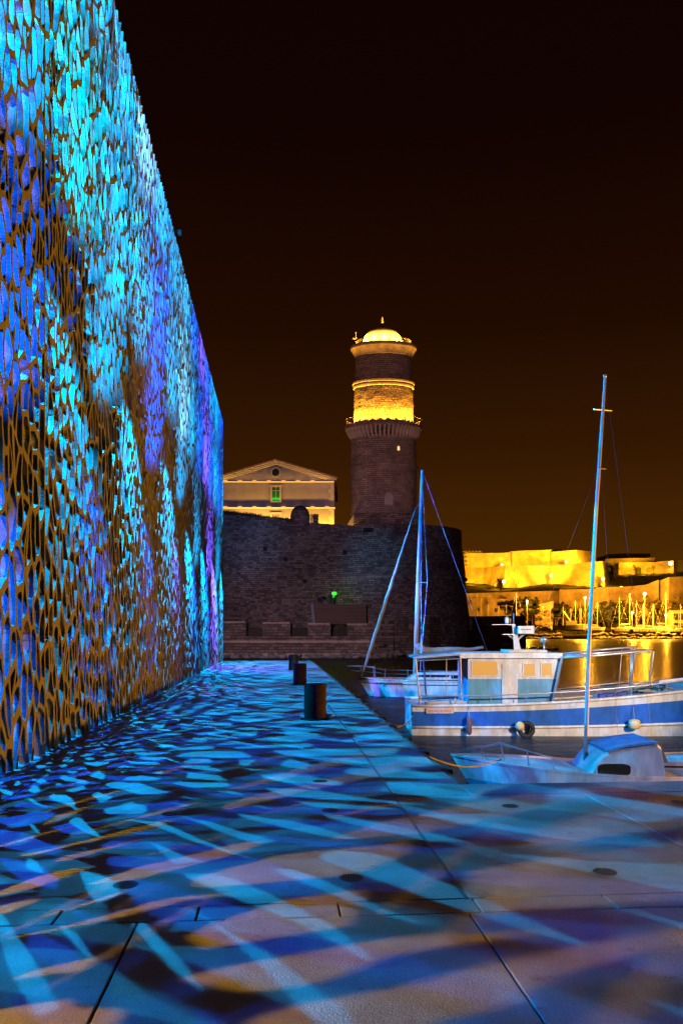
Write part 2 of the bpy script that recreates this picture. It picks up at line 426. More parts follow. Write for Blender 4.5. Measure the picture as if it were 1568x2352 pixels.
rows = [(-8, 4.47, [-40, -8.2, -6.35, -4.49, -2.63, -0.767, 1.093, 2.95, 4.81, 6.67, 8.5, 40]),
        (4.47, 4.71, [-40, -3.64, -2.83, -2.03, -1.23, -.449, .36, 1.17, 1.97, 2.77, 3.57, 4.37, 5.2, 6.0, 40]),
        (4.71, 7.71, [-40, -2.59, 1.14, 3.03, 4.92, 6.8, 40]),
        (7.71, QF, [-40, -2.59, 1.14, QE, 40]),
        (QF, 18, [-40, -2.59, 1.14, QE]), (18, 30, [-40, -2.59, 1.14, QE]), (30, QL, [-40, -2.59, 1.14, QE])]
def slab(x0, x1, y0, y1):
    b = 0.006                            # chamfered arris
    vs = [W(x0, y0, -0.12), W(x1, y0, -0.12), W(x1, y1, -0.12), W(x0, y1, -0.12), W(x0, y0, -b), W(x1, y0, -b), W(x1, y1, -b), W(x0, y1, -b),
          W(x0+b, y0+b, 0), W(x1-b, y0+b, 0), W(x1-b, y1-b, 0), W(x0+b, y1-b, 0)]
    mb.add(vs, [(0,1,5,4),(1,2,6,5),(2,3,7,6),(3,0,4,7),(4,5,9,8),(5,6,10,9),(6,7,11,10),(7,4,8,11),(8,9,10,11)])
for ri, (a, b, cols) in enumerate(rows):
    ge = g if ri not in (3, 4) else 0.0015
    for i in range(len(cols)-1):
        x0, x1 = cols[i], cols[i+1]
        gl = 0.0012 if (x0 == QE) else g; gr = 0.0012 if (x1 == QE and i+1 < len(cols)-1) else g
        if abs(x0-1.14) < 1e-6 and a >= 4.7: gl = 0.009
        if abs(x1-1.14) < 1e-6 and a >= 4.7: gr = 0.009
        if i+1 == len(cols)-1: gr = 0
        slab(x0+gl, x1-gr, a+(g if ri != 4 else 0.0), b-(g if ri != 3 else 0.0) if ri in (0,1,2,3) else b-g)
quay = tag(mb.build('quay_paving', m_pave), kind='structure')
mb = MB(); mb.box((-40, -8, -3.5), (40, QF, -0.11), fr=W); mb.box((-40, QF+0.001, -3.5), (QE, QL, -0.112), fr=W)
tag(fixn(mb.build('quay_body', m_gap)), kind='structure')
ch = empty('slot_drain', W(1.14, 20, -0.02), 'long narrow steel slot drain set in the paving parallel to the quay edge', 'slot drain')
for sgn in (-1, 1):
    mb = MB(); mb.box((1.14+sgn*0.0055-0.002, 4.72, -0.10), (1.14+sgn*0.0055+0.002, QL-0.1, 0.003), fr=W); fixn(mb.build('steel_lip', m_steel, ch))
# steel edge rail with dark rubber fenders
m_rust = mat('rusty_steel', (0.040, 0.017, 0.010), 0.9, spec=0.15, col2=(0.012, 0.007, 0.006), scale=7, bump=0.4, bscale=25)
m_edge = mat('edge_steel', (0.16, 0.10, 0.07), 0.6, metal=0.4, var=0.4, scale=4)
m_rubber = mat('black_rubber', (0.012, 0.012, 0.012), 0.7)
er = empty('quay_edge', W(QE, 20, -0.2), 'long brown steel edge with black rubber blocks along the water side of the quay', 'quay edge')
mb = MB(); mb.box((QE+0.002, QF+0.01, -0.16), (QE+0.085, QL, -0.035), fr=W); fixn(mb.build('edge_beam', m_edge, er))
k = 0; l = 9.3
while l < QL-1:
    mb = MB(); mb.box((QE+0.004, l, -0.9), (QE+0.16, l+0.34, 0.006-0.035), fr=W); fixn(mb.build('rubber_block', m_rubber, er)); l += 1.45; k += 1
# bollards
bl = None
labs = ['rusty steel bollard nearest the camera on the quay, with a small arm at its foot', 'second rusty bollard along the quay, between the other two', 'farthest and bluest of the three rusty quay bollards']
for i, (px, py) in enumerate(((723.5, 1655), (688.5, 1574), (674, 1540))):
    D = H*F/(py-1453)+0.2; p = at(px, py, D); p.z = 0.0
    b0 = empty('bollard', p, labs[i], 'bollard', 'rusty bollards along the quay')
    mb = MB(); r = 0.205
    mb.lathe([(r+0.012, 0.0), (r+0.012, 0.02), (r, 0.024), (r, 0.62), (r-0.01, 0.645), (r-0.03, 0.655), (0.0, 0.657)], p, 40, capt=False)
    mb.build('post', m_rust, b0, smooth=True, auto=40)
    mb = MB(); mb.lathe([(r+0.07, 0.0), (r+0.07, 0.012), (0.01, 0.0125)], p, 32, capt=False); mb.build('base_plate', m_rust, b0)
    if i == 0:
        mb = MB(); mb.tube([p+Vector((r-0.01, -0.02, 0.045)), p+Vector((r+0.08, -0.04, 0.075)), p+Vector((r+0.115, -0.045, 0.1))], [0.022, 0.02, 0.015], 8); mb.build('arm', m_edge, b0, smooth=True)
# round drains
m_void = mat('drain_void', (0.004, 0.004, 0.004), 0.9)
def drain(p, r, label):
    d = empty('floor_drain', p, label, 'drain', 'round drain grates in the paving')
    mb = MB(); mb.lathe([(r+0.012, 0.001), (r+0.012, 0.004), (r-0.006, 0.004), (r-0.006, 0.001)], p, 32, capt=False); mb.build('rim', m_dark, d)
    mb = MB(); mb.lathe([(r-0.006, 0.0015), (0.0005, 0.0016)], p, 32, capt=False); mb.build('void', m_void, d)
    mb = MB(); n = 8
    for k in range(n):
        x = -r + (k+0.5)*2*r/n; h = math.sqrt(max(0, r*r-x*x))*0.97
        mb.box((p.x+x-0.003, p.y-h, 0.002), (p.x+x+0.003, p.y+h, 0.0045))
    mb.build('grate', m_dark, d)
    return d
dl = [(288, 2033, 'round floor drain at the left of the front row of drains'), (806, 2017, 'round floor drain in the middle of the front row'), (1388, 2003, 'round floor drain at the right of the front row'),
      (391, 1870, 'round drain left in the second row on the dark streaked paving'), (758, 1862, 'round drain in the middle of the second row'), (1171, 1852, 'round drain in the second row below the small white boat'), (1560, 1843, 'round drain at the right picture edge in the second row'),
      (735, 1795, 'round drain just behind the joint across the quay, nearest of the strung row'), (721, 1752, 'second drain of the row leading to the bollards'), (708, 1719, 'third drain of the row leading to the bollards'), (722, 1683, 'fourth drain of the row, just before the big bollard')]
for px, py, lb in dl:
    D = H*F/(py-1453); p = at(px, py, D); p.z = 0
    drain(p, 0.066, lb)
# ------------------------------------------------------------------ water
m = bpy.data.materials.new('harbour_water'); m.use_nodes = True; nt = m.node_tree; b = nt.nodes['Principled BSDF']
b.inputs['Base Color'].default_value = (0.004, 0.008, 0.010, 1); b.inputs['Specular IOR Level'].default_value = 0.3; b.inputs['Roughness'].default_value = 0.38; b.inputs['IOR'].default_value = 1.14
tc = nt.nodes.new('ShaderNodeTexCoord'); mp = nt.nodes.new('ShaderNodeMapping'); mp.inputs['Scale'].default_value = (0.35, 1.0, 1.0)
nt.links.new(tc.outputs['Object'], mp.inputs[0])
n1 = nt.nodes.new('ShaderNodeTexNoise'); n1.inputs['Scale'].default_value = 1.3; n1.inputs['Detail'].default_value = 7; n1.inputs['Roughness'].default_value = 0.6; n1.inputs['Distortion'].default_value = 0.6
nt.links.new(mp.outputs[0], n1.inputs['Vector'])
bp = nt.nodes.new('ShaderNodeBump'); bp.inputs['Strength'].default_value = 0.9; bp.inputs['Distance'].default_value = 0.45
nt.links.new(n1.outputs['Fac'], bp.inputs['Height']); nt.links.new(bp.outputs[0], b.inputs['Normal'])
mx = nt.nodes.new('ShaderNodeMixShader'); gl = nt.nodes.new('ShaderNodeBsdfGlossy'); df = nt.nodes.new('ShaderNodeBsdfDiffuse')
gl.inputs['Roughness'].default_value = 0.24; df.inputs['Color'].default_value = (0.012, 0.018, 0.024, 1); mx.inputs[0].default_value = 0.24
nt.links.new(bp.outputs[0], gl.inputs['Normal']); nt.links.new(df.outputs[0], mx.inputs[1]); nt.links.new(gl.outputs[0], mx.inputs[2])
nt.links.new(mx.outputs[0], nt.nodes['Material Output'].inputs['Surface']); nt.nodes.remove(b)
m_water = m
mb = MB(); mb.add([(-900, -60, WATER), (1400, -60, WATER), (1400, 396, WATER), (-900, 396, WATER)], [(0, 1, 2, 3)])
tag(mb.build('harbour_water', m_water), kind='structure')
mb = MB(); mb.add([(-1500, -200, WATER-3), (2500, -200, WATER-3), (2500, 3000, WATER-3), (-1500, 3000, WATER-3)], [(0, 1, 2, 3)])
tag(mb.build('seabed', m_gap), kind='structure')

# ------------------------------------------------------------------ the old fort
m_fort = mat_stone('fort_stone', (0.24, 0.19, 0.16), (0.075, 0.062, 0.06), 0.62, 0.27, (0.05, 0.042, 0.04), bump=0.9, dist=0.12, noise_s=0.12, blotch=0.55, msize=0.03)
m_fort2 = mat_stone('quay_wall_stone', (0.25, 0.195, 0.155), (0.11, 0.085, 0.07), 0.8, 0.36, (0.06, 0.05, 0.042), bump=0.9, dist=0.12, noise_s=0.2, blotch=0.45, msize=0.03)
m_tower = mat_stone('tower_stone', (0.29, 0.22, 0.18), (0.19, 0.145, 0.12), 0.75, 0.30, (0.10, 0.08, 0.07), bump=1.0, dist=0.10, noise_s=0.5, blotch=0.45, msize=0.03)
m_trim = mat('tower_trim', (0.34, 0.27, 0.2), 0.85, var=0.3, scale=1.5, bump=0.6, bscale=5)
m_rock = mat('rock', (0.22, 0.21, 0.20), 0.85, var=0.4, scale=1.5, bump=0.8, bscale=4)
m_iron = mat('railing_iron', (0.10, 0.08, 0.06), 0.5, metal=0.3)
m_earth_shade = mat('earth_and_recess_shade', (0.035, 0.03, 0.018), 0.95, var=0.5, scale=0.4, bump=1.0, bscale=1)
m_grass = mat('dry_grass', (0.022, 0.024, 0.010), 0.9, var=0.4, scale=2)

def wall_run(pts, zb, thick, mbx, batter=0.0, nz=10, rough=0.0, seed=0, top_noise=0.0, step=2.0):
    """a wall through points (px, py of the top, distance); zb bottom height; front leans back by batter"""
    rows = []; P = []
    for i in range(len(pts)-1):
        a, b_ = pts[i], pts[i+1]
        A = at(*a); Bq = at(*b_); n = max(1, int((Bq-A).length/step))
        for k in range(n): P.append(A.lerp(Bq, k/n))
    P.append(at(*pts[-1]))
    for j in range(nz+1):
        r = []
        for i, p in enumerate(P):
            q = P[min(i+1, len(P)-1)] - P[max(i-1, 0)]; nrm = Vector((q.y, -q.x, 0)).normalized()
            if nrm.y > 0: nrm = -nrm
            t = j/nz; zt = p.z + top_noise*noise.noise(Vector((p.x*0.9, seed, 3.3)))
            z = zb + (zt-zb)*t
            o = nrm*batter*(1-t)*(zt-zb)
            if rough: o += nrm*rough*noise.noise(Vector((p.x*0.35+seed, z*0.5, p.y*0.3)))
            r.append(Vector((p.x+o.x, p.y+o.y, z)))
        rows.append(r)
    mbx.grid(rows)
    top = rows[-1]; back = [Vector((p.x, p.y+thick, p.z)) for p in top]; bb = [Vector((p.x, p.y+thick, zb)) for p in top]
    mbx.grid([top, back, bb])
    mbx.add([r[0] for r in rows]+[back[0], bb[0]], [tuple(range(len(rows)+2))]); mbx.add([r[-1] for r in rows]+[back[-1], bb[-1]], [tuple(range(len(rows)+1, -1, -1))])
    return rows

ft = empty('harbour_fort', at(700, 1510, 106), 'massive old stone fort wall with round bastion beyond the end of the quay', 'fort')
mb = MB(); wall_run([(440, 1170, 106), (512, 1181, 106), (633, 1192, 106), (720, 1200, 106), (812, 1207, 106)], -1.7, 10, mb, batter=0.06, rough=0.25, nz=24, top_noise=0.15, step=1.0)
fixn(mb.build('curtain_wall', m_fort, ft))
# round bastion, battered, with a cordon
bc = at(903, 1206, 112); bc.z = 0
def R_(px, Y): return px/F*Y
zt = pz(1207, 105); zc = pz(1325, 105); zb = -1.7
prof = []
for k in range(25):
    t = k/24; z = zb + (zt-zb)*t
    r = R_(154, 112) + (R_(183, 112)-R_(154, 112))*(1-t)**1.2
    prof.append((r, z))
mb = MB(); mb.lathe([(r, z) for r, z in prof], (bc.x, bc.y, 0), 96, a0=math.pi*0.86, a1=math.pi*2.25, sy=0.9)
for v in mb.v:
    d = Vector((v.x-bc.x, v.y-bc.y, 0)).normalized()*0.22*noise.noise(Vector((v.x*0.4, v.y*0.4, v.z*0.6))); v += d
fixn(mb.build('round_bastion', m_fort, ft))
mb = MB(); mb.lathe([(0.01, zt-0.02), (R_(152, 112), zt-0.02)], (bc.x, bc.y, 0), 64, sy=0.9, capt=False); mb.build('bastion_top', m_earth_shade, ft)
rc = prof[int(24*(zc-zb)/(zt-zb))][0]
mb = MB(); mb.lathe([(rc-0.2, zc-0.25), (rc+0.22, zc-0.2), (rc+0.3, zc), (rc+0.2, zc+0.18), (rc-0.25, zc+0.22)], (bc.x, bc.y, 0), 96, a0=math.pi*0.9, a1=math.pi*2.2, sy=0.9, capt=False)
fixn(mb.build('cordon', m_fort2, ft))
# small wall openings and gargoyle spouts
for px, py in ((838, 1216), (850, 1216), (608, 1260), (655, 1284), (790, 1268), (700, 1335), (742, 1373), (733, 1377)):
    p = at(px, py, 104.4 if px < 800 else 103.0)
    mb = MB(); mb.box((p.x-0.22, p.y, p.z-0.22), (p.x+0.22, p.y+1.6, p.z+0.22)); fixn(mb.build('putlog_hole', m_void, ft))
# vegetation on top of the curtain wall
g = MB(); rg = random.Random(3)
for k in range(5200):
    px = rg.uniform(490, 668); py = 1178+(px-512)*0.118; 
    p = at(px, py, 106+rg.uniform(0.2, 4)); h = rg.uniform(0.12, 0.5)*(1.3 if px < 600 else 1); a = rg.uniform(0, 6.28); wd = rg.uniform(0.03, 0.09)
    d = Vector((math.cos(a), math.sin(a), 0)); p.z = pz(py, 106)-0.15
    g.add([p-d*wd, p+d*wd, p+Vector((rg.uniform(-.15, .15), rg.uniform(-.1, .1), h+0.25))], [(0, 1, 2)])
tag(g.build('grass', m_grass), kind='stuff')
# domed sentry box and gate on the wall
s0 = empty('sentry_box', at(689, 1198, 108), 'small round domed sentry box on the fort wall before the gabled house', 'sentry box')
r = R_(22, 108); zz = pz(1200, 108); hh = pz(1161, 108)-zz
mb = MB(); mb.lathe([(r*0.98, -0.6), (r, hh*0.35)] + [(r*math.cos(a), hh*0.35+hh*0.65*math.sin(a)) for a in [k*math.pi/2/8 for k in range(1, 9)]], (at(689, 1198, 108).x, 108, zz), 32); mb.build('dome', m_fort2, s0, smooth=True, auto=50)
mb = MB(); rg = random.Random(9)
gt = empty('iron_gate', at(720, 1203, 108), 'small iron railing gate on the fort wall right of the sentry box', 'gate')
x0, x1 = pxx(712, 108), pxx(729, 108); z0, z1 = pz(1204, 108), pz(1181, 108)
mb = MB(); mb.box((x1-0.55, 107.9, z0), (x1+0.12, 108.3, z1)); fixn(mb.build('gate_post', m_fort2, gt))
mb = MB()
for k in range(8):
    x = x0+(x1-0.55-x0)*k/7.5; mb.box((x-0.025, 108, z0), (x+0.025, 108.05, z1-0.1))
mb.box((x0, 107.99, z1-0.1), (x1-0.5, 108.06, z1-0.02)); fixn(mb.build('bars', m_iron, gt))

# lower sea wall with gun embrasures in front
sw = empty('sea_wall', at(690, 1511, 101), 'low stone sea wall with three embrasures in front of the fort, above the boulders', 'sea wall')
Ys = 101.0; zt2 = pz(1433, Ys); ze = pz(1462, Ys); zc2 = pz(1474, Ys); zb2 = -2.2
segs = [(430, 565, 1431), (603, 667, 1433), (707, 759, 1435), (797, 846, 1436)]
mb = MB()
for a, b_, t in segs: mb.box((pxx(a, Ys), Ys, ze), (pxx(b_, Ys), Ys+2.4, pz(t, Ys)))
fixn(mb.build('parapet', m_fort2, sw))
mb = MB(); mb.box((pxx(430, Ys), Ys+0.003, zb2), (pxx(848, Ys), Ys+3.0, ze-0.003)); fixn(mb.build('wall', m_fort2, sw))
mb = MB(); mb.box((pxx(430, Ys), Ys-0.22, zc2-0.14), (pxx(850, Ys), Ys-0.002, zc2+0.14)); fixn(mb.build('cordon', m_trim, sw))
for a, b_, t in segs:
    mb = MB(); mb.box((pxx(a, Ys), Ys-0.12, pz(t, Ys)+0.003), (pxx(b_, Ys)-0.1, Ys+2.38, pz(t, Ys)+0.2)); fixn(mb.build('coping', m_trim, sw))
mb = MB(); mb.box((pxx(430, Ys), Ys-0.55, zb2), (pxx(850, Ys), Ys-0.003, pz(1500, Ys))); fixn(mb.build('footing', m_trim, sw))
mb = MB(); mb.box((pxx(430, Ys), Ys+2.41, zb2), (pxx(850, Ys), Ys+3.1, zt2-0.5)); fixn(mb.build('embrasure_back', m_earth_shade, sw))  # dark colour on the back wall puts the shade into the embrasures
# curved ramp wall rising to the right and long receding wall
mb = MB(); wall_run([(846, 1436, 101.0), (868, 1431, 100), (885, 1420, 99), (905, 1416, 97.5)], -2.2, 3, mb, batter=0.03, nz=12, step=0.6); fixn(mb.build('curved_wall', m_fort2, sw))
mb = MB(); wall_run([(905, 1416.5, 97.5), (985, 1417, 101), (1100, 1415.5, 115), (1206, 1414.5, 133)], -2.2, 4, mb, batter=0.03, nz=14, rough=0.1); fixn(mb.build('receding_wall', m_fort2, sw))
for a, b_, Y in ((938, 957, 98.2), (1066, 1084, 109)):
    mb = MB(); mb.box((pxx(a, Y), Y, pz(1447, Y)), (pxx(b_, Y), Y+2.4, pz(1418, Y))); fixn(mb.build('embrasure', m_fort, sw))
for px, Y in ((873, 98.4), (1018, 104), (1160, 123)):
    p = at(px, 1481, Y-0.3); mb = MB(); mb.box((p.x-0.4, p.y-0.5, p.z-0.12), (p.x+0.4, p.y+0.7, p.z+0.12)); fixn(mb.build('spout', m_fort2, sw))
# timber clad ramp box
m_plank = mat('timber_planks', (0.075, 0.045, 0.028), 0.8, var=0.35, scale=1.2, stretch=(0.3, 0.3, 6), bump=0.5, bscale=3)
tb = empty('timber_ramp', at(780, 1433, 103), 'brown timber clad box standing between the fort and the sea wall', 'timber box')
Yt = 101.9
mb = MB(); mb.prism([at(726, 1434, Yt), at(720.5, 1387, Yt), at(839, 1389.5, Yt), at(842, 1434, Yt)], (0, 1.2, 0)); fixn(mb.build('cladding', m_plank, tb))
mb = MB(); mb.prism([at(718.5, 1434, Yt-.1), at(713, 1387, Yt-.1), at(719.5, 1387, Yt-.1), at(725, 1434, Yt-.1)], (0, 1.3, 0)); fixn(mb.build('side_board', mat('pale_board', (0.12, 0.14, 0.16), 0.7), tb))
mb = MB()
for k in range(9):
    z = pz(1434, Yt)+0.28*k; mb.box((pxx(726, Yt)-0.01*k, Yt-0.03, z), (pxx(841, Yt), Yt-0.002, z+0.2))
fixn(mb.build('planks', m_plank, tb))
# green beacon
gb = empty('green_beacon', at(766, 1387, 104), 'small harbour beacon with a green light above the timber box', 'beacon')
mb = MB(); p = at(764, 1387, 104); mb.lathe([(0.16, 0), (0.16, 0.2), (0.22, 0.6), (0.38, 0.9), (0.38, 1.15), (0.1, 1.3)], (p.x, p.y, p.z-0.1), 12); mb.build('post', m_dark, gb)
mb = MB(); q = at(767.5, 1363.5, 104); mb.lathe([(0.02, -0.2), (0.28, -0.15), (0.28, 0.15), (0.02, 0.2)], q, 12); mb.build('green_lamp', mat('green_lamp', (0.0, 0.3, 0.0), 0.5, emit=(0.02, 1.0, 0.02), es=3.5), gb)
mb = MB(); mb.tube([(p.x+0.3, p.y, p.z+1.15), (q.x, q.y, q.z-0.2)], 0.05, 6); mb.build('bracket', m_dark, gb)
lamp('green_light', q+Vector((0, -0.5, -0.4)), 40, (0.02, 1, 0.02), r=0.2)

# ------------------------------------------------------------------ the round lighthouse tower
TY = 118.0; tx = pxx(880.5, TY); TC = (tx, TY, 0)
def rr_(px): return px/F*TY
def zz_(py): return pz(py, TY)
tw = empty('lighthouse_tower', (tx, TY, zz_(1206)), 'tall round stone lighthouse tower with floodlit yellow upper drum and glowing dome', 'tower')
SY = 0.55; tw.scale = (1, SY, 1)       # the drum is a little flattened towards the water
def shaft(name, p0, p1, n=20, rough=0.10, m=m_tower, ns=72):
    mb = MB(); prof = [(rr_(p0[0] + (p1[0]-p0[0])*k/n), zz_(p0[1] + (p1[1]-p0[1])*k/n)) for k in range(n+1)]
    mb.lathe(prof, TC, ns, capt=False)
    for v in mb.v:
        d = Vector((v.x-tx, v.y-TY, 0)).normalized(); v += d*rough*noise.noise(Vector((v.x*0.9, v.y*0.9, v.z*1.3)))
    return mb.build(name, m, tw, smooth=True)
shaft('lower_shaft', (74.5, 1190), (75.5, 1078), rough=0.06); shaft('middle_shaft', (75.5, 1072), (74.5, 1006), rough=0.06)
shaft('floodlit_drum', (68.5, 985), (67.0, 892), rough=0.07, n=30, ns=96); shaft('top_drum', (65.5, 886), (64.5, 812), rough=0.06, n=24, ns=96)
def ring(name, prof, m=m_trim, n=72):
    mb = MB(); mb.lathe([(rr_(r), zz_(y)) for r, y in prof], TC, n, capt=False); return mb.build(name, m, tw, smooth=True, auto=30)
ring('string_course', [(74, 1080), (78.5, 1078), (79, 1074), (77.5, 1071), (74, 1070)], m_tower)
ring('upper_string_course', [(66, 895), (69.5, 894), (70.0, 890), (67, 889.5), (68, 887), (71, 885), (71.2, 881), (66, 879)])
ring('crown_cornice', [(63, 824), (66, 822), (67, 817), (70.5, 812), (73.5, 806), (75.5, 804), (76.2, 800), (75.5, 796.5), (70, 795), (0.1, 794.5)], mat('cornice_stone', (0.28, 0.22, 0.16), 0.9, var=0.4, scale=0.9, bump=1.0, bscale=2.5))
ring('gallery_floor', [(70, 990), (85, 987.5), (88.5, 986), (88.8, 981), (88, 980), (60, 980)], m_tower)
# corbels under the gallery
cb = None; NC = 52
for k in range(NC):
    a = math.pi + (k-9)*2*math.pi/NC
    if math.sin(a) > 0.25: continue
    if cb is None:
        mb = MB(); prof = [(74, 1012), (76, 1011), (78, 1006), (80, 1005), (82.5, 999), (84, 998), (86, 991), (87.6, 990), (87.6, 986), (73, 986)]
        mb.prism([(rr_(r), -0.13, zz_(y)-zz_(1206)) for r, y in prof], (0, 0.26, 0))
        me = mb
        cb = mb.build('corbel', m_trim); cb.location = (0, 0, 0)
        for v in cb.data.vertices: v.co = v.co + ORG[cb.name]
        cb.parent = tw; ORG[cb.name] = ORG[tw.name]; fixn(cb); cb.rotation_euler.z = a; c0 = cb
    else:
        c = c0.copy(); C.objects.link(c); c.parent = tw; c.rotation_euler.z = a
def railing(name, rpx, y0, y1, n, a0=0, a1=2*math.pi, m=m_iron):
    mb = MB(); r = rr_(rpx); z0, z1 = zz_(y0), zz_(y1)
    for k in range(n):
        a = a0+(a1-a0)*k/n; x = tx+r*math.cos(a); y = TY+r*math.sin(a); w_ = 0.018 if k % 8 else 0.05
        mb.box((x-w_, y-w_, z0), (x+w_, y+w_, z1))
    mb.tube([(tx+r*math.cos(a0+(a1-a0)*k/96), TY+r*math.sin(a0+(a1-a0)*k/96), z1) for k in range(97)], 0.04, 6)
    return mb.build(name, m, tw)
railing('gallery_railing', 87, 980, 964.5, 200); railing('crown_railing', 62, 795, 783, 130)
mb = MB(); prof = [(rr_(46.5), zz_(800)), (rr_(46.5), zz_(792))] + [(rr_(46.5)*math.cos(a), zz_(792)+(zz_(752.5)-zz_(792))*math.sin(a)) for a in [k*math.pi/2/12 for k in range(1, 13)]]
mb.lathe(prof, (tx-rr_(2.5), TY, 0), 48, capt=False); mb.build('dome', mat('dome_paint', (0.62, 0.56, 0.46), 0.6, var=0.1, scale=2), tw, smooth=True)
mb = MB(); mb.tube([(tx-rr_(2.5), TY, zz_(754)), (tx-rr_(2.5), TY, zz_(743))], 0.06, 6); mb.build('finial_rod', m_dark, tw)
mb = MB(); mb.lathe([(0.03, zz_(743)), (0.16, zz_(741)), (0.14, zz_(738.5)), (0.09, zz_(735)), (0.08, zz_(730)), (0.02, zz_(727))], (tx-rr_(2.5), TY, 0), 10); mb.build('finial', mat('brass', (0.8, 0.6, 0.3), 0.4), tw)
p = Vector((tx-rr_(63.5), TY-1.0, 0)); mb = MB(); mb.tube([(p.x, p.y, zz_(792)), (p.x, p.y, zz_(765))], 0.05, 6); mb.tube([(p.x-0.45, p.y, zz_(781)), (p.x+0.1, p.y, zz_(779))], 0.05, 6); mb.lathe([(0.02, 0.3), (0.18, 0.25), (0.2, 0), (0.02, -0.05)][::-1], (p.x-0.4, p.y, zz_(783)), 10); mb.build('instrument_mast', m_trim, tw)
mb = MB(); mb.box((pxx(813, 114), 112.9, zz_(1210)), (pxx(972, 114)+0.2, 123, pz(1175.5, 113))); mb.box((pxx(812, 114), 112.75, pz(1175.3, 113)), (pxx(973, 114)+0.25, 123.2, pz(1173, 113))); fixn(mb.build('plinth', m_fort, tw))
mb = MB(); mb.prism([at(797, 1209, 116), at(799, 1200, 116), at(805, 1191, 116), at(812, 1180, 116), at(812, 1209, 116)], (0, 3, 0)); fixn(mb.build('buttress', m_trim, tw))
# slit window and blind arch, both set in the round wall
def on_shaft(px, rpx): 
    dx = (px-880.5)/rpx; a = -math.acos(max(-1, min(1, dx))); return a
a = on_shaft(912, 75); c = Vector((tx+rr_(75.2)*math.cos(a), TY+rr_(75.2)*math.sin(a), zz_(1038)))
mb = MB(); t = Vector((-math.sin(a), math.cos(a), 0)); n_ = Vector((math.cos(a), math.sin(a), 0))
q = [c-t*0.17+Vector((0, 0, -0.32)), c+t*0.17+Vector((0, 0, -0.32)), c+t*0.17+Vector((0, 0, 0.2)), c+Vector((0, 0, 0.34)), c-t*0.17+Vector((0, 0, 0.2))]
mb.prism([v-n_*0.2 for v in q], n_*0.28); fixn(mb.build('lit_slit_window', mat('slit_glow', (0.5, 0.4, 0.2), 0.6, emit=(1.0, 0.62, 0.25), es=1.1), tw))
a = on_shaft(890, 75); c = Vector((tx+rr_(75.2)*math.cos(a), TY+rr_(75.2)*math.sin(a), zz_(1154))); t = Vector((-math.sin(a), math.cos(a), 0)); n_ = Vector((math.cos(a), math.sin(a), 0))
mb = MB(); arch = [c-t*0.62+Vector((0, 0, -0.75)), c+t*0.62+Vector((0, 0, -0.75))] + [c+t*0.62*math.cos(b_)+Vector((0, 0, 0.35+0.62*math.sin(b_))) for b_ in [k*math.pi/10 for k in range(11)]]
mb.prism([v-n_*0.3 for v in arch], n_*0.36); fixn(mb.build('blind_arch', mat('grey_infill', (0.26, 0.24, 0.23), 0.9, var=0.2, scale=2), tw))
# floodlights on the gallery and round the dome
m_fl = mat('floodlight_glass', (0.8, 0.6, 0.3), 0.5, emit=(1.0, 0.60, 0.12), es=6.0)
for k in range(15):
    a = math.pi*(0.93 + k*1.14/14); x, y = tx+rr_(79)*math.cos(a), TY+rr_(83)*math.sin(a)
    ax, ay = tx+rr_(66)*math.cos(a), TY+rr_(66)*math.sin(a)
    lamp('gallery_floodlight', (x, TY+(y-TY)*SY, zz_(980)+0.25), 3600, (1.0, 0.42, 0.02), r=0.12, typ='SPOT', to=(ax, TY+(ay-TY)*SY, zz_(895)), angle=120, blend=0.6)
    mb = MB(); mb.box((x-0.16, y-0.1, zz_(980)), (x+0.16, y+0.1, zz_(980)+0.14)); fixn(mb.build('floodlight', m_dark, tw))
for k in range(9):
    a = math.pi*(0.92 + k*1.16/8); x, y = tx+rr_(58)*math.cos(a), TY+rr_(58)*math.sin(a)
    lamp('dome_floodlight', (x, TY+(y-TY)*SY, zz_(794)+0.8), 900, (1.0, 0.50, 0.035), r=0.12)
lamp('buttress_floodlight', at(801, 1204, 115), 160, (1.0, 0.5, 0.04), r=0.1)

# ------------------------------------------------------------------ gabled house behind the wall
HY = 128.0
m_hw = mat('house_render', (0.34, 0.285, 0.29), 0.9, var=0.12, scale=0.7, bump=0.3, bscale=4)
m_hs = mat('house_stone', (0.5, 0.42, 0.32), 0.85, var=0.15, scale=2, bump=0.4, bscale=6)
hs = empty('gabled_house', at(633, 1215, HY), 'pale gabled house with glowing eaves and a green lit window behind the fort wall', 'house')
mb = MB(); mb.prism([at(499, 1225, HY), at(767, 1225, HY), at(767, 1104, HY), at(633, 1063, HY), at(499, 1104, HY)], (0, 22, 0)); fixn(mb.build('wall', m_hw, hs))
for sgn in (-1, 1):
    e0 = at(633, 1056, HY); e1 = at(633+sgn*141, 1098, HY)
    mb = MB(); mb.prism([e0, e1, e1-Vector((0, 0, 0.12)), e0-Vector((0, 0, 0.14))], (0, 24, 0)); 
    for v in mb.v: v.y -= 1.1
    roof = fixn(mb.build('roof', mat('roof_tiles', (0.25, 0.10, 0.05), 0.85, var=0.3, scale=3, bump=0.8, bscale=6), hs))
    for st in range(3):                 # stepped rows of eave tiles under the verge
        mb = MB(); dz = 0.16+0.2*st; o = 0.95-0.28*st
        a_ = e0-Vector((0, o, dz)); b_ = e1-Vector((sgn*(0.15+0.25*st), o, dz)); mb.prism([a_, b_, b_-Vector((0, 0, 0.17)), a_-Vector((0, 0, 0.17))], (0, o-0.002*(st+1), 0)); fixn(mb.build('verge_moulding', m_hs, hs))
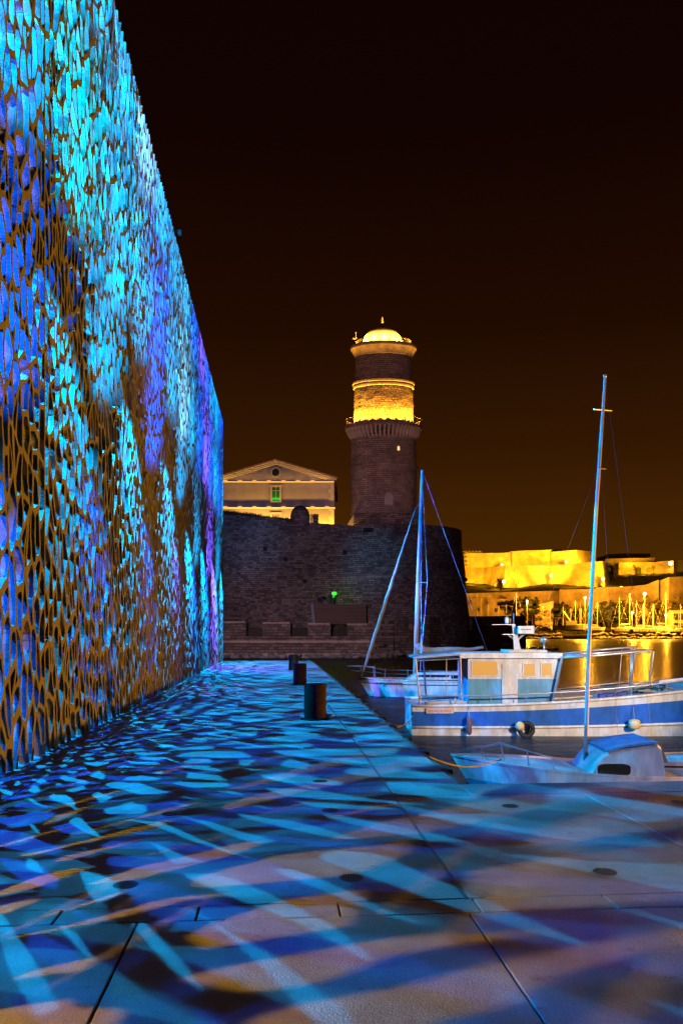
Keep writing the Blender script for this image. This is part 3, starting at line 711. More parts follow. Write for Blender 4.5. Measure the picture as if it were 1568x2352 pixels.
for py, x1 in ((1107.5, 767), (1167, 769.5)):
    mb = MB(); mb.box((pxx(497, HY), HY-0.40, pz(py+1.6, HY)), (pxx(x1, HY), HY-0.003, pz(py-1.6, HY))); fixn(mb.build('cornice', m_hs, hs))
    mb = MB(); mb.box((pxx(497, HY), HY-0.44, pz(py+0.9, HY)), (pxx(x1, HY), HY-0.405, pz(py-0.5, HY))); fixn(mb.build('cornice_glow_strip', mat('cornice_glow', (0.8, 0.6, 0.3), 0.5, emit=(1.0, 0.50, 0.09), es=1.3), hs))  # glowing strip stands in for the cornice edge lit by its lamps
    for k in range(8 if py > 1120 else 7):
        px = 518+k*33.3
        if px > x1-10: continue
        mb = MB(); mb.box((pxx(px-4.5, HY), HY-0.36, pz(py-2.4, HY)), (pxx(px+4.5, HY), HY-0.18, pz(py-1.62, HY)+0.1)); fixn(mb.build('cornice_lamp', mat('cornice_lamp_glass', (0.8, 0.6, 0.3), 0.5, emit=(1.0, 0.55, 0.14), es=1.8), hs))
mb = MB(); cc = at(633, 1085, HY)
mb.lathe([(0.60, 0), (0.60, 0.1), (0.85, 0.1), (0.85, 0)], (0, 0, 0), 32, capt=False)
mb.v = [Vector((cc.x+v.x, cc.y-v.z, cc.z+v.y)) for v in mb.v]; rw = fixn(mb.build('round_window', m_hs, hs))
mb = MB(); mb.lathe([(0.60, 0.004), (0.01, 0.004)], (0, 0, 0), 32, capt=False); mb.v = [Vector((cc.x+v.x, cc.y-v.z, cc.z+v.y)) for v in mb.v]; mb.build('pane', m_void, rw)
def window(px, pt, pb, hw, m_p, fw=4.0):
    x0, x1, z0, z1 = pxx(px-hw, HY), pxx(px+hw, HY), pz(pb, HY), pz(pt, HY); f = pxx(784+fw, HY)
    mb = MB(); y0, y1 = HY-0.14, HY-0.003
    mb.box((x0-f, y0, z0-f), (x1+f, y1, z0)); mb.box((x0-f, y0, z1), (x1+f, y1, z1+f)); mb.box((x0-f, y0, z0+0.001), (x0, y1, z1-0.001)); mb.box((x1, y0, z0+0.001), (x1+f, y1, z1-0.001))
    mb.box((x0-f-0.12, y0-0.05, z1+f-0.02-0.25), (x0-f+0.0, y1, z1+f-0.02)); mb.box((x1+f, y0-0.05, z1+f-0.27), (x1+f+0.12, y1, z1+f-0.02))
    wd = fixn(mb.build('window', m_hs, hs))
    mb = MB(); mb.box((x0, HY-0.02, z0), (x1, HY-0.004, z1)); fixn(mb.build('pane', m_p, wd))
    mb = MB(); xm = (x0+x1)/2; zm = z0+(z1-z0)*0.73
    mb.box((xm-0.05, HY-0.07, z0), (xm+0.05, HY-0.021, z1)); mb.box((x0, HY-0.068, zm-0.05), (x1, HY-0.022, zm+0.05)); fixn(mb.build('glazing_bar', m_hw, wd))
m_green = bpy.data.materials.new('green_window'); m_green.use_nodes = True; nt = m_green.node_tree; b = nt.nodes['Principled BSDF']
tc = nt.nodes.new('ShaderNodeTexCoord'); sp = nt.nodes.new('ShaderNodeSeparateXYZ'); nt.links.new(tc.outputs['Generated'], sp.inputs[0])
cr = nt.nodes.new('ShaderNodeValToRGB'); nt.links.new(sp.outputs['Z'], cr.inputs[0]); e = cr.color_ramp.elements
e[0].position = 0.02; e[0].color = (0.0, 0.12, 0.0, 1); e[1].position = 1; e[1].color = (0.0, 0.012, 0.0, 1)
n = e.new(0.15); n.color = (0.02, 0.75, 0.01, 1); n = e.new(0.3); n.color = (0.0, 0.11, 0.0, 1)
b.inputs['Base Color'].default_value = (0, 0.02, 0, 1); nt.links.new(cr.outputs[0], b.inputs['Emission Color']); b.inputs['Emission Strength'].default_value = 1.0
window(633.5, 1118.5, 1151, 8.5, m_green); window(633.5, 1181, 1222, 8.5, mat('dim_window', (0.25, 0.2, 0.1), 0.4))
mb = MB()
for k in range(11):
    z = pz(1215, HY)+k*0.72; w_ = 0.55 if k % 2 else 0.85
    mb.box((pxx(767, HY)-w_, HY-0.05, z), (pxx(767, HY)-0.003, HY-0.004, z+0.70))
fixn(mb.build('quoins', m_hs, hs))
# floodlights at the foot of the house and small uplights on the cornices
lamp('house_floodlight', (pxx(690, HY), HY-1.6, pz(1221, HY)), 1700, (1.0, 0.50, 0.045), typ='AREA', size=13, sy=0.3, to=(pxx(690, HY), HY, pz(1190, HY)))
lamp('house_floodlight', (pxx(560, HY), HY-1.6, pz(1214, HY)), 900, (1.0, 0.50, 0.045), typ='AREA', size=8, sy=0.3, to=(pxx(560, HY), HY, pz(1185, HY)))
lamp('verge_light', (pxx(633, HY), HY-0.75, pz(1104, HY)), 120, (1.0, 0.52, 0.08), typ='AREA', size=17, sy=0.15, to=(pxx(633, HY), HY-0.62, pz(1060, HY)))
lamp('cornice_downlight', (pxx(633, HY), HY-0.5, pz(1111, HY)), 25, (1.0, 0.5, 0.08), typ='AREA', size=18, sy=0.1, to=(pxx(633, HY), HY, pz(1135, HY)))

# boulders at the foot of the walls
def rock_mesh(seed, flat=0.6):
    import bmesh
    bm = bmesh.new(); bmesh.ops.create_icosphere(bm, subdivisions=3, radius=1)
    for v in bm.verts:
        n = noise.noise(v.co*0.9+Vector((seed*7.1, 0, 0)))*0.45 + noise.noise(v.co*2.3+Vector((seed*3.1, 5, 0)))*0.16
        c = v.co.copy(); q = Vector((round(c.x*1.6)/1.6, round(c.y*1.6)/1.6, round(c.z*1.6)/1.6))
        v.co = (c*0.62+q*0.38)*(1+n); v.co.z *= flat
    me = bpy.data.meshes.new('boulder'); bm.to_mesh(me); bm.free(); me.materials.append(m_rock); return me
RM = [rock_mesh(i) for i in range(7)]
rk = random.Random(21)
def rock(p, s, label, group):
    o = bpy.data.objects.new('boulder', RM[rk.randrange(7)]); C.objects.link(o)
    o.location = p; o.scale = (s*rk.uniform(0.8, 1.25), s*rk.uniform(0.8, 1.1), s*rk.uniform(0.7, 1.1)); o.rotation_euler = (rk.uniform(-.3, .3), rk.uniform(-.3, .3), rk.uniform(0, 6.28))
    tag(o, label, 'rock', group)
px = 508
while px < 1275:
    big = 870 < px < 960
    Yr = 99.3 if px < 860 else 99.3 - 3*min(1, (px-860)/50) + max(0, (px-930)/270)*36
    s = rk.uniform(0.45, 0.8)*(1.45 if big else 1)
    p = at(px, 1500, Yr); p.z = WATER+rk.uniform(0.0, 0.35)+(0.4 if big else 0); rock(p, s, 'grey boulder at the waterline in the row under the fort sea wall', 'boulders under the fort sea wall')
    if rk.random() < 0.45:
        p = at(px+rk.uniform(-6, 6), 1500, Yr+1.0); p.z = WATER+s*0.6; rock(p, s*0.8, 'grey boulder at the waterline in the row under the fort sea wall', 'boulders under the fort sea wall')
    px += s*F/Yr*rk.uniform(1.3, 2.0)
# ------------------------------------------------------------------ far shore: terrain, floodlit citadel, harbour
SYD = 392.0
m_cit = mat('citadel_stone', (0.42, 0.33, 0.22), 0.9, var=0.35, scale=0.25, bump=1.0, bscale=0.7, detail=10)
m_hill = mat('hillside', (0.05, 0.042, 0.02), 0.95, var=0.6, scale=0.12, bump=1.0, bscale=0.3)
def prof(px, tab):
    for i in range(len(tab)-1):
        if px <= tab[i+1][0]:
            a, b_ = tab[i], tab[i+1]; t = (px-a[0])/(b_[0]-a[0]); return a[1]+(b_[1]-a[1])*t
    return tab[-1][1]
lines = [  # (distance, height of the ground as picture rows along the picture)
    (SYD, [(900, 1459), (2400, 1459)]), (418, [(900, 1456), (2400, 1456)]),
    (427, [(900, 1430), (1064, 1398), (1250, 1392), (1290, 1400), (1540, 1398), (2400, 1395)]),
    (429.5, [(900, 1420), (1064, 1366), (1282, 1359), (1284, 1357), (1366, 1356), (1400, 1354), (1450, 1350), (1500, 1345), (1540, 1338), (2400, 1320)]),
    (452, [(900, 1400), (1064, 1343), (1150, 1342), (1392, 1341), (1420, 1345), (1470, 1338), (1540, 1328), (2400, 1315)]),
    (476, [(900, 1380), (1064, 1335), (1392, 1330), (1420, 1322), (1546, 1318), (2400, 1318)]),
    (500, [(900, 1380), (1064, 1320), (1392, 1312), (1420, 1316), (1600, 1314), (2400, 1318)]),
    (900, [(900, 1430), (1064, 1370), (1600, 1370), (2400, 1380)])]
rows = []
for Y, tab in lines:
    rows.append([Vector((pxx(px, Y), Y, pz(prof(px, tab), Y) + (1.0*noise.noise(Vector((px*0.08, Y*0.1, 0))) if 430 < Y < 600 else 0))) for px in range(900, 2401, 6)])
mb = MB(); mb.grid(rows); mb.grid([[Vector((p.x, p.y, -5)) for p in rows[0]], rows[0]])
tag(mb.build('far_shore_hill', m_hill, smooth=True), kind='structure')
def lit_wall(name, parent, top, base, thick=6, m=m_cit, seed=0):
    """top and base: lists of (px, py, distance)"""
    mb = MB(); T = [at(*p) for p in top]; B_ = [at(*p) for p in base]; n = 10; rows = []
    def resamp(P):
        out = []
        for i in range(len(P)-1):
            for k in range(6): out.append(P[i].lerp(P[i+1], k/6))
        return out+[P[-1]]
    T = resamp(T); B_ = resamp(B_)
    for j in range(n+1): rows.append([b_.lerp(t, j/n) for t, b_ in zip(T, B_)])
    mb.grid(rows); bk = [Vector((p.x, p.y+thick, p.z)) for p in T]; mb.grid([T, bk, [Vector((p.x, p.y+thick, q.z)) for p, q in zip(T, B_)]])
    mb.add([r[0] for r in rows]+[bk[0], Vector((bk[0].x, bk[0].y, B_[0].z))], [tuple(range(n+3))])
    mb.add([r[-1] for r in rows]+[bk[-1], Vector((bk[-1].x, bk[-1].y, B_[-1].z))], [tuple(range(n+2, -1, -1))])
    o = fixn(mb.build(name, m, parent)); mb2 = MB()
    C_ = [p+Vector((0, -0.35, 0)) for p in T]
    rows = [[p+Vector((0, 0, -0.9)) for p in C_], C_, [p+Vector((0, 0, 0.5)) for p in C_], [p+Vector((0, 1.5, 0.5)) for p in C_]]
    mb2.grid(rows); fixn(mb2.build('coping', m, o)); return o
ci = empty('floodlit_citadel', at(1220, 1345, 460), 'big citadel of angular bastions floodlit bright yellow on the far hill', 'citadel')
lit_wall('lower_bastion', ci, [(1050, 1305.5, 462), (1110, 1306, 458), (1160, 1300, 440), (1264, 1302, 456), (1383, 1290.6, 438), (1394, 1296, 462)],
         [(1050, 1348, 461), (1110, 1348, 457), (1157, 1350, 438), (1262, 1350, 454), (1389, 1348, 436), (1402, 1346, 461)], 8)
lit_wall('upper_wall', ci, [(1050, 1273, 470), (1108, 1272.8, 469), (1112, 1272.5, 469), (1172, 1271.5, 466)], [(1050, 1312, 470), (1108, 1312, 469), (1112, 1312, 469), (1172, 1312, 466)], 12)
lit_wall('upper_keep', ci, [(1168, 1268.5, 468), (1262, 1265, 462), (1289, 1263.5, 478)], [(1168, 1310, 468), (1262, 1310, 462), (1289, 1310, 478)], 10)
lit_wall('upper_bastion', ci, [(1262, 1270, 464), (1325, 1265.5, 455), (1361, 1269, 462), (1364, 1275, 482)], [(1262, 1310, 464), (1325, 1312, 455), (1363, 1308, 462), (1366, 1305, 482)], 8)
mb = MB()
for k in range(16):                        # railings and clutter on the roof terrace
    p = at(1064+k*2.7, 1273, 470); mb.box((p.x-0.08, p.y, p.z), (p.x+0.08, p.y+0.2, p.z+1.3+0.6*((k*7) % 3)))
p0, p1 = at(1063, 1272, 470), at(1108, 1272, 470); mb.box((p0.x, p0.y, p0.z+1.0), (p1.x, p0.y+0.15, p0.z+1.15)); mb.box((p0.x, p0.y, p0.z+0.5), (p1.x, p0.y+0.15, p0.z+0.6)); fixn(mb.build('terrace_railing', m_cit, ci))
mb = MB()
for k in range(4): 
    p = at(1066, 1306-k*9, 462); mb.lathe([(2.0, 0), (2.2, 1.6), (1.5, 2.0)], (p.x, p.y-0.3, p.z), 10)
mb.build('corner_turret', m_cit, ci)
mb = MB(); mb.prism([at(1134, 1346, 436), at(1138, 1347, 436), at(1146, 1326, 446), at(1143, 1325, 446)], (0, 2, 0)); fixn(mb.build('ramp', m_cit, ci))
c2 = empty('hilltop_barracks', at(1480, 1320, 480), 'long low yellow barracks with a flat roof right of the citadel', 'barracks')
lit_wall('wall', c2, [(1420, 1294, 484), (1502, 1293.5, 482), (1523, 1291, 478), (1546, 1290, 476), (1547, 1296, 500)], [(1420, 1322, 484), (1502, 1321, 482), (1523, 1322, 478), (1546, 1322, 476), (1547, 1320, 500)], 14)
lit_wall('upper_storey', c2, [(1389, 1285.5, 492), (1440, 1284, 488), (1503, 1283.2, 488), (1504, 1288, 510)], [(1387, 1298, 492), (1440, 1300, 488), (1503, 1298, 488), (1504, 1298, 510)], 14)
mb = MB(); p = at(1466.5, 1318, 481); mb.box((p.x-1.4, p.y-0.3, p.z-0.5), (p.x+1.4, p.y+1, p.z+3.4)); fixn(mb.build('doorway', m_dark, c2))
c3 = empty('dark_hilltop_building', at(1450, 1285, 540), 'dim brown building just showing above the yellow barracks', 'building')
lit_wall('wall', c3, [(1392, 1275, 545), (1430, 1273, 545), (1493, 1273, 545)], [(1392, 1292, 545), (1430, 1292, 545), (1493, 1292, 545)], 20)
c4 = empty('right_hill_wall', at(1560, 1330, 500), 'dim orange wall at the right picture edge behind the barracks lamp', 'wall')
lit_wall('wall', c4, [(1547, 1289, 505), (1600, 1288, 505), (1800, 1290, 505)], [(1547, 1330, 505), (1600, 1330, 505), (1800, 1330, 505)], 10)
# retaining walls on the slope
r1 = empty('lower_retaining_wall', at(1170, 1390, 428), 'long plain retaining wall below the dark slope under the citadel', 'wall')
lit_wall('wall', r1, [(1040, 1366, 428), (1180, 1362, 428), (1283, 1359, 428)], [(1040, 1400, 427), (1180, 1400, 427), (1283, 1400, 427)], 3)
r2 = empty('tall_retaining_wall', at(1400, 1390, 425), 'tall orange retaining wall behind the brightest quay lamps', 'wall')
lit_wall('wall', r2, [(1284, 1356.5, 425), (1366, 1355.5, 425), (1368, 1351.5, 425), (1435, 1350, 425), (1480, 1346, 424), (1512, 1334, 423)], [(1284, 1405, 424), (1366, 1405, 424), (1368, 1405, 424), (1435, 1405, 424), (1480, 1405, 423), (1512, 1405, 422)], 3)
r3 = empty('stepped_bastion', at(1545, 1390, 420), 'big dark orange stone bastion at the right picture edge above the harbour trees', 'bastion')
lit_wall('wall', r3, [(1512, 1337, 426), (1536, 1328, 415), (1575, 1326, 420), (1900, 1322, 420)], [(1512, 1400, 426), (1534, 1400, 414), (1575, 1402, 420), (1900, 1402, 420)], 5)
w1 = empty('waterfront_building', at(1120, 1400, 420), 'low dim stone warehouse with small windows behind the left masts', 'building')
lit_wall('wall', w1, [(1055, 1376, 418), (1130, 1377, 418), (1200, 1380, 419)], [(1055, 1425, 418), (1130, 1425, 418), (1200, 1425, 419)], 6)
for px, py in ((1080, 1383), (1120, 1384), (1168, 1397), (1098, 1400), (1140, 1401)):
    p = at(px, py, 417.8); mb = MB(); mb.box((p.x-0.6, p.y-0.4, p.z-1), (p.x+0.6, p.y+0.3, p.z+1)); fixn(mb.build('window', m_dark, w1))
w2 = empty('bright_gabled_building', at(1250, 1410, 415), 'brightly lit orange building behind the waterfront pines', 'building')
lit_wall('wall', w2, [(1228, 1392, 414), (1270, 1383, 414)], [(1228, 1435, 414), (1270, 1435, 414)], 8)
w2b = empty('small_lit_building', at(1197, 1420, 412), 'small bright yellow building at the left of the pines', 'building')
lit_wall('wall', w2b, [(1186, 1393, 412), (1198, 1391, 412), (1206, 1393, 412)], [(1186, 1436, 412), (1198, 1436, 412), (1206, 1436, 412)], 8)
w3 = empty('boathouse', at(1555, 1450, 404), 'dark flat roofed boathouse with a pale frame at the right edge of the marina', 'boathouse')
mb = MB(); p = at(1542, 1456, 404); q = at(1700, 1402, 404)
mb.box((p.x, 404, p.z), (q.x, 412, q.z)); fixn(mb.build('wall', m_cit, w3))
mb = MB(); 
for a, b_, t, bt in ((1546, 1556, 1409, 1424), (1559, 1568, 1409, 1424), (1546, 1556, 1431, 1446), (1559, 1568, 1431, 1446)):
    mb.box((pxx(a, 404), 403.8, pz(bt, 404)), (pxx(b_, 404), 403.99, pz(t, 404)))
fixn(mb.build('window', m_dark, w3))
mb = MB(); mb.box((p.x-0.8, 403.2, q.z+0.003), (q.x, 413, q.z+0.5)); fixn(mb.build('roof', m_dark, w3))
# quay wall, fence, jetty
qw = empty('marina_quay', at(1480, 1462, 393), 'pale concrete marina quay with a long railing above the far boulders', 'quay')
mb = MB(); mb.box((pxx(1395, 393), 393, pz(1460.5, 393)), (pxx(1900, 393), 396, pz(1453.5, 393))); fixn(mb.build('quay_wall', m_cit, qw))
mb = MB()
for k in range(45):
    x = pxx(1406+k*7.8, 393); mb.box((x-0.11, 393.5, pz(1453.6, 393)), (x+0.11, 393.8, pz(1446, 393)))
for py in (1446.2, 1449.5): mb.box((pxx(1400, 393), 393.55, pz(py, 393)), (pxx(1900, 393), 393.7, pz(py, 393)+0.14))
fixn(mb.build('railing', m_cit, qw))
for a, b_ in ((1404, 1411), (1446, 1454)):
    mb = MB(); mb.box((pxx(a, 393), 393.1, pz(1453.4, 393)), (pxx(b_, 393), 393.45, pz(1446, 393))); fixn(mb.build('panel', m_cit, qw))
jt = empty('slipway', at(1350, 1466, 391), 'low lit concrete slipway at the water in front of the boatyard', 'slipway')
mb = MB(); mb.box((pxx(1288, 390), 390, WATER-0.5), (pxx(1372, 390), 396, pz(1461, 390))); fixn(mb.build('slab', m_cit, jt))
px = 1212
while px < 1680:
    if 1288 < px < 1366: px = 1366
    Y = 388.5 + (1 if px < 1390 else 0.0); s = rk.uniform(0.9, 1.9)
    p = at(px, 1466, Y); p.z = WATER+rk.uniform(0.1, 0.7); rock(p, s, 'boulder in the lit breakwater along the far marina shore', 'boulders along the far shore')
    if rk.random() < 0.8:
        p = at(px+rk.uniform(-3, 3), 1462, Y+2); p.z = WATER+s*0.9+0.8; rock(p, s*0.85, 'boulder in the lit breakwater along the far marina shore', 'boulders along the far shore')
    px += s*F/Y*rk.uniform(1.0, 1.5)
# boats laid up and moored: one mast, hull, boom and stays each
m_alu = mat('mast_aluminium', (0.55, 0.52, 0.45), 0.5, metal=0.2)
m_white = mat('white_gelcoat', (0.70, 0.70, 0.68), 0.35, var=0.05, scale=1.0)
def hull_mb(mb, L, B, hb, hs, d=0.5, rake=0.5, fr=None, bands=None, tr=0.75, full=1.0):
    """a boat hull, stern at x=0, bow at x=L, waterline z=0; bands = rows of material indices"""
    NS = 22; zs = [-1, -0.5, 0.0, 0.28, 0.55, 0.8, 1.0]; rows = []
    for i in range(NS+1):
        t = i/NS; bm_ = B/2*(tr + (1-tr)*math.sin(min(1, t/0.45)*math.pi/2)) * (1 if t < 0.45 else math.cos(((t-0.45)/0.55)**(1.7*full)*math.pi/2)**0.9)
        h = hs + (hb-hs)*t**2.2; dd = d*(1-t**5)*(0.6+0.4*min(1, t/0.3))
        side = []
        for z in zs:
            if z <= 0: y = bm_*(0.12 if z == -1 else (0.72 if z == -0.5 else 0.93)); zz = z*dd
            else: y = bm_*(0.93+0.07*z + 0.06*z*t); zz = z*h
            if t == 1: y = 0.015
            x = L*t*(1-rake/L) + (rake*(t**3)*(0.25+0.75*max(z, -0.3)) if z > -1 else 0)
            side.append((x, y, zz))
        rows.append(side)
    P = [[Vector((x, -y, z)) for x, y, z in r] for r in rows]; S = [[Vector((x, y, z)) for x, y, z in r] for r in rows]
    for G, flip in ((P, False), (S, True)):
        for i in range(NS):
            for k in range(len(zs)-1):
                q = [G[i][k], G[i+1][k], G[i+1][k+1], G[i][k+1]]
                if flip: q = q[::-1]
                if fr: q = [fr(v) for v in q]
                mb.add(q, [(0, 1, 2, 3)], (bands or [0]*6)[k])
    for i in range(NS):                    # deck, a touch below the sheer
        q = [P[i][-1]-Vector((0, 0, .04)), P[i+1][-1]-Vector((0, 0, .04)), S[i+1][-1]-Vector((0, 0, .04)), S[i][-1]-Vector((0, 0, .04))]
        if fr: q = [fr(v) for v in q]
        mb.add(q, [(0, 1, 2, 3)], 0)
    q = P[0]+S[0][::-1]
    if fr: q = [fr(v) for v in q]
    mb.add(q, [tuple(range(len(q)))], 0)
    return rows
protoS = {}
def far_yacht(px, ptop, pbase, Y, lab, hdir=1):
    key = hdir
    if key not in protoS:
        r = empty('moored_yacht', (0, 0, 0), lab, 'sailing yacht', 'laid up yachts with bare masts on the far shore')
        mb = MB(); hull_mb(mb, 10, 3, 1.5, 1.2, fr=lambda v: Vector(((v.x-5.5)*hdir, v.y, v.z+0.3))); fixn(mb.build('hull', m_white, r))
        mb = MB(); mb.prism([(-2*hdir, -0.9, 1.5), (1.8*hdir, -0.9, 1.5), (1.2*hdir, -0.9, 2.0), (-1.8*hdir, -0.9, 2.1)], (0, 1.8, 0)); fixn(mb.build('cabin', m_white, r))
        mb = MB(); mb.tube([(0.5*hdir, 0, 1.5), (0.5*hdir, 0, 14)], [0.13, 0.09], 8); mb.build('mast', m_alu, r)
        mb = MB(); mb.tube([(0.4*hdir, 0, 2.9), (-3.4*hdir, 0, 3.0)], 0.16, 6); mb.build('boom', m_alu, r)
        mb = MB(); mb.tube([(4.4*hdir, 0, 1.8), (0.5*hdir, 0, 13.8)], 0.02, 4); mb.tube([(-4.8*hdir, 0, 1.6), (0.5*hdir, 0, 13.9)], 0.02, 4); mb.tube([(0.4*hdir, -1.2, 8), (0.4*hdir, 1.2, 8)], 0.06, 4); mb.build('stays', m_alu, r)
        protoS[key] = r; o = r
    else:
        o = copy_tree(protoS[key]); o['label'] = lab
    p = at(px, pbase, Y); h = (pbase-ptop)/F*Y
    o.location = (p.x, Y, p.z); o.scale = (0.8+0.2*h/14, 0.9, h/14)
random.seed(4)
grpL = [(1083, 1365), (1092.5, 1361.5), (1107, 1373), (1118, 1376), (1147, 1391), (1160, 1388), (1187.5, 1361.5)]
for i, (px, t) in enumerate(grpL): far_yacht(px, t, 1447, 404+i % 3*3, 'yacht mast rising behind the dark sea wall, left of the far pines', 1 if i % 2 else -1)
grpM = [(1248.5, 1393), (1261, 1398), (1295, 1393), (1308, 1398), (1323, 1380), (1329, 1385), (1336, 1398), (1352, 1380), (1358, 1396), (1369, 1384)]
for i, (px, t) in enumerate(grpM): far_yacht(px, t, 1449, 400+i % 3*3, 'yacht laid up in the crowded boatyard behind the slipway', 1 if i % 2 else -1)
grpR = [(1424, 1372), (1443, 1362), (1463.5, 1380), (1474, 1388), (1480, 1386), (1498, 1388), (1501, 1392), (1526.5, 1360), (1530, 1378), (1560, 1388), (1585, 1380), (1610, 1384)]
for i, (px, t) in enumerate(grpR): far_yacht(px, t, 1452, 398+i % 3*2.5, 'yacht with a tall lit mast in the right shore marina', 1 if i % 2 else -1)
# a motor cruiser on stands and a gangway crane
mc = empty('laid_up_cruiser', at(1285, 1452, 398), 'pale motor cruiser with an open canopy on stands in the boatyard', 'motor boat')
mb = MB(); o_ = at(1266, 1449, 398); hull_mb(mb, 17, 4, 2.6, 2.0, fr=lambda v: o_+Vector((v.x, v.y, v.z+0.6))); fixn(mb.build('hull', m_white, mc))
mb = MB(); mb.box((o_.x+7, 397, o_.z+2.6), (o_.x+12.5, 399, o_.z+5.0)); fixn(mb.build('wheelhouse', m_white, mc))
mb = MB(); mb.box((o_.x-1, 396.4, o_.z+6.3), (o_.x+6, 400, o_.z+6.7)); 
for dx in (0.2, 1.6, 5.2): mb.box((o_.x+dx, 397, o_.z+2.6), (o_.x+dx+0.3, 397.3, o_.z+6.29))
fixn(mb.build('canopy', m_white, mc))
mb = MB(); mb.tube([(o_.x+9, 397.4, o_.z+5.0), (o_.x+5.5, 397.4, o_.z+10)], 0.35, 6); mb.build('davit', m_white, mc)
gw = empty('slipway_crane', at(1228, 1458, 394), 'small yellow lit crane arm on a low platform left of the boatyard', 'crane')
mb = MB(); mb.prism([at(1222, 1456, 394), at(1227, 1457, 394), at(1235, 1444, 394), at(1240, 1441, 394), at(1238, 1438, 394), at(1233, 1440, 394)], (0, 1.2, 0)); fixn(mb.build('arm', m_cit, gw))
mb = MB(); a_, b2 = at(1213, 1461, 393), at(1233, 1458, 393); mb.box((a_.x, 392.5, a_.z), (b2.x, 395, b2.z)); fixn(mb.build('platform', m_cit, gw))

# trees
m_bark = mat('bark', (0.10, 0.07, 0.045), 0.9, var=0.3, scale=1.0)
m_leaf = mat('pine_leaves', (0.022, 0.026, 0.010), 0.9, var=0.5, scale=0.5)
m_leaf2 = mat('broad_leaves', (0.12, 0.10, 0.03), 0.8, var=0.5, scale=0.5)
def tree(name, x, y, z, h, wd, label, cat, group, m_l, dens=500, leaf=0.55, shape='round', seed=0, bare=False):
    r = random.Random(seed); t = empty(name, (x, y, z), label, cat, group)
    mb = MB(); tips = []
    lean = Vector((r.uniform(-.08, .08), 0, 1))
    mb.tube([Vector((x, y, z-0.5)), Vector((x, y, z))+lean*h*0.35, Vector((x, y, z))+lean*h*0.7], [h*0.03, h*0.022, h*0.008], 7)
    nb = 11 if not bare else 16
    for k in range(nb):
        f = r.uniform(0.3, 0.72); p0 = Vector((x, y, z))+lean*h*f; a = r.uniform(0, 6.28); 
        e_ = p0+Vector((math.cos(a)*wd*0.5*r.uniform(.5, 1), math.sin(a)*wd*0.5*r.uniform(.5, 1), h*r.uniform(0.05, 0.3)))
        mid = p0.lerp(e_, 0.5)+Vector((0, 0, h*0.04)); mb.tube([p0, mid, e_], [h*0.011, h*0.007, h*0.003], 5); tips.append(e_)
        for q in range(3 if not bare else 6):
            e2 = e_+Vector((r.uniform(-1, 1), r.uniform(-1, 1), r.uniform(-0.2, 1)))*h*0.12; mb.tube([mid, e2], [h*0.005, h*0.0015], 4); tips.append(e2)
    mb.build('trunk', m_bark, t)
    if bare and dens == 0: return t
    mb = MB(); cl = []
    for k in range(26):
        if shape == 'cone':
            f = r.uniform(0.1, 1); c = Vector((x, y, z+h*f))+Vector((r.uniform(-1, 1), r.uniform(-1, 1), 0))*wd*0.5*(1.05-f)
        elif shape == 'flat':
            c = Vector((x, y, z+h*r.uniform(0.72, 0.98)))+Vector((r.uniform(-1, 1), r.uniform(-.7, .7), 0))*wd*0.45
        else:
            a = r.uniform(0, 6.28); e_ = r.uniform(-.6, 1); q = r.uniform(.3, 1)
            c = Vector((x, y, z+h*0.62))+Vector((math.cos(a)*wd*0.42*q, math.sin(a)*wd*0.42*q, e_*h*0.33*q))
        cl.append((c, r.uniform(0.10, 0.2)*wd))
    cl += [(p, 0.09*wd) for p in tips]
    for k in range(dens):
        c, s_ = cl[r.randrange(len(cl))]; d = Vector((r.gauss(0, 1), r.gauss(0, 1), r.gauss(0, 0.7)))*s_*0.55; p = c+d
        u = Vector((r.uniform(-1, 1), r.uniform(-1, 1), r.uniform(-1, 1))).normalized()*leaf*r.uniform(.5, 1); v = u.orthogonal().normalized()*leaf*r.uniform(.3, .7)
        mb.add([p-u, p+v, p+u, p-v], [(0, 1, 2, 3)])
    mb.build('crown', m_l, t); return t
TR = [(1204, 1452, 1372, 26, 'flat', 0), (1222, 1452, 1378, 24, 'flat', 0), (1196, 1452, 1402, 22, 'round', 1), (1240, 1452, 1398, 22, 'round', 1), (1279, 1452, 1386, 20, 'round', 0),
      (1300, 1452, 1390, 18, 'cone', 0), (1330, 1452, 1398, 30, 'round', 1), (1352, 1450, 1404, 24, 'round', 1), (1386, 1453, 1400, 30, 'round', 0), (1406, 1454, 1383, 34, 'cone', 0), (1420, 1453, 1398, 26, 'round', 0),
      (1446, 1450, 1388, 30, 'round', 1), (1466, 1450, 1378, 26, 'round', 1), (1486, 1450, 1382, 30, 'round', 1), (1508, 1450, 1374, 26, 'round', 1), (1522, 1450, 1396, 24, 'round', 1), (1545, 1450, 1378, 30, 'round', 1), (1572, 1450, 1380, 28, 'round', 1)]
kinds = {('flat', 0): 'dark umbrella pine with a flat layered crown', ('round', 0): 'very dark dense evergreen tree', ('round', 1): 'loose orange lit tree', ('cone', 0): 'tall dark pointed cypress like tree'}
nbs = ['beside the small yellow building', 'in front of the orange building', 'left of the twin pines', 'right of the twin pines', 'left of the boatyard', 'at the head of the slipway', 'behind the laid up cruiser', 'behind the boatyard masts',
       'right of the boatyard', 'between boatyard and marina railing', 'at the left end of the marina railing', 'behind the small globe lamp', 'left of the starlike quay lamp', 'under the starlike quay lamp', 'right of the starlike quay lamp', 'behind the tallest right mast', 'beside the dark boathouse', 'behind the dark boathouse']
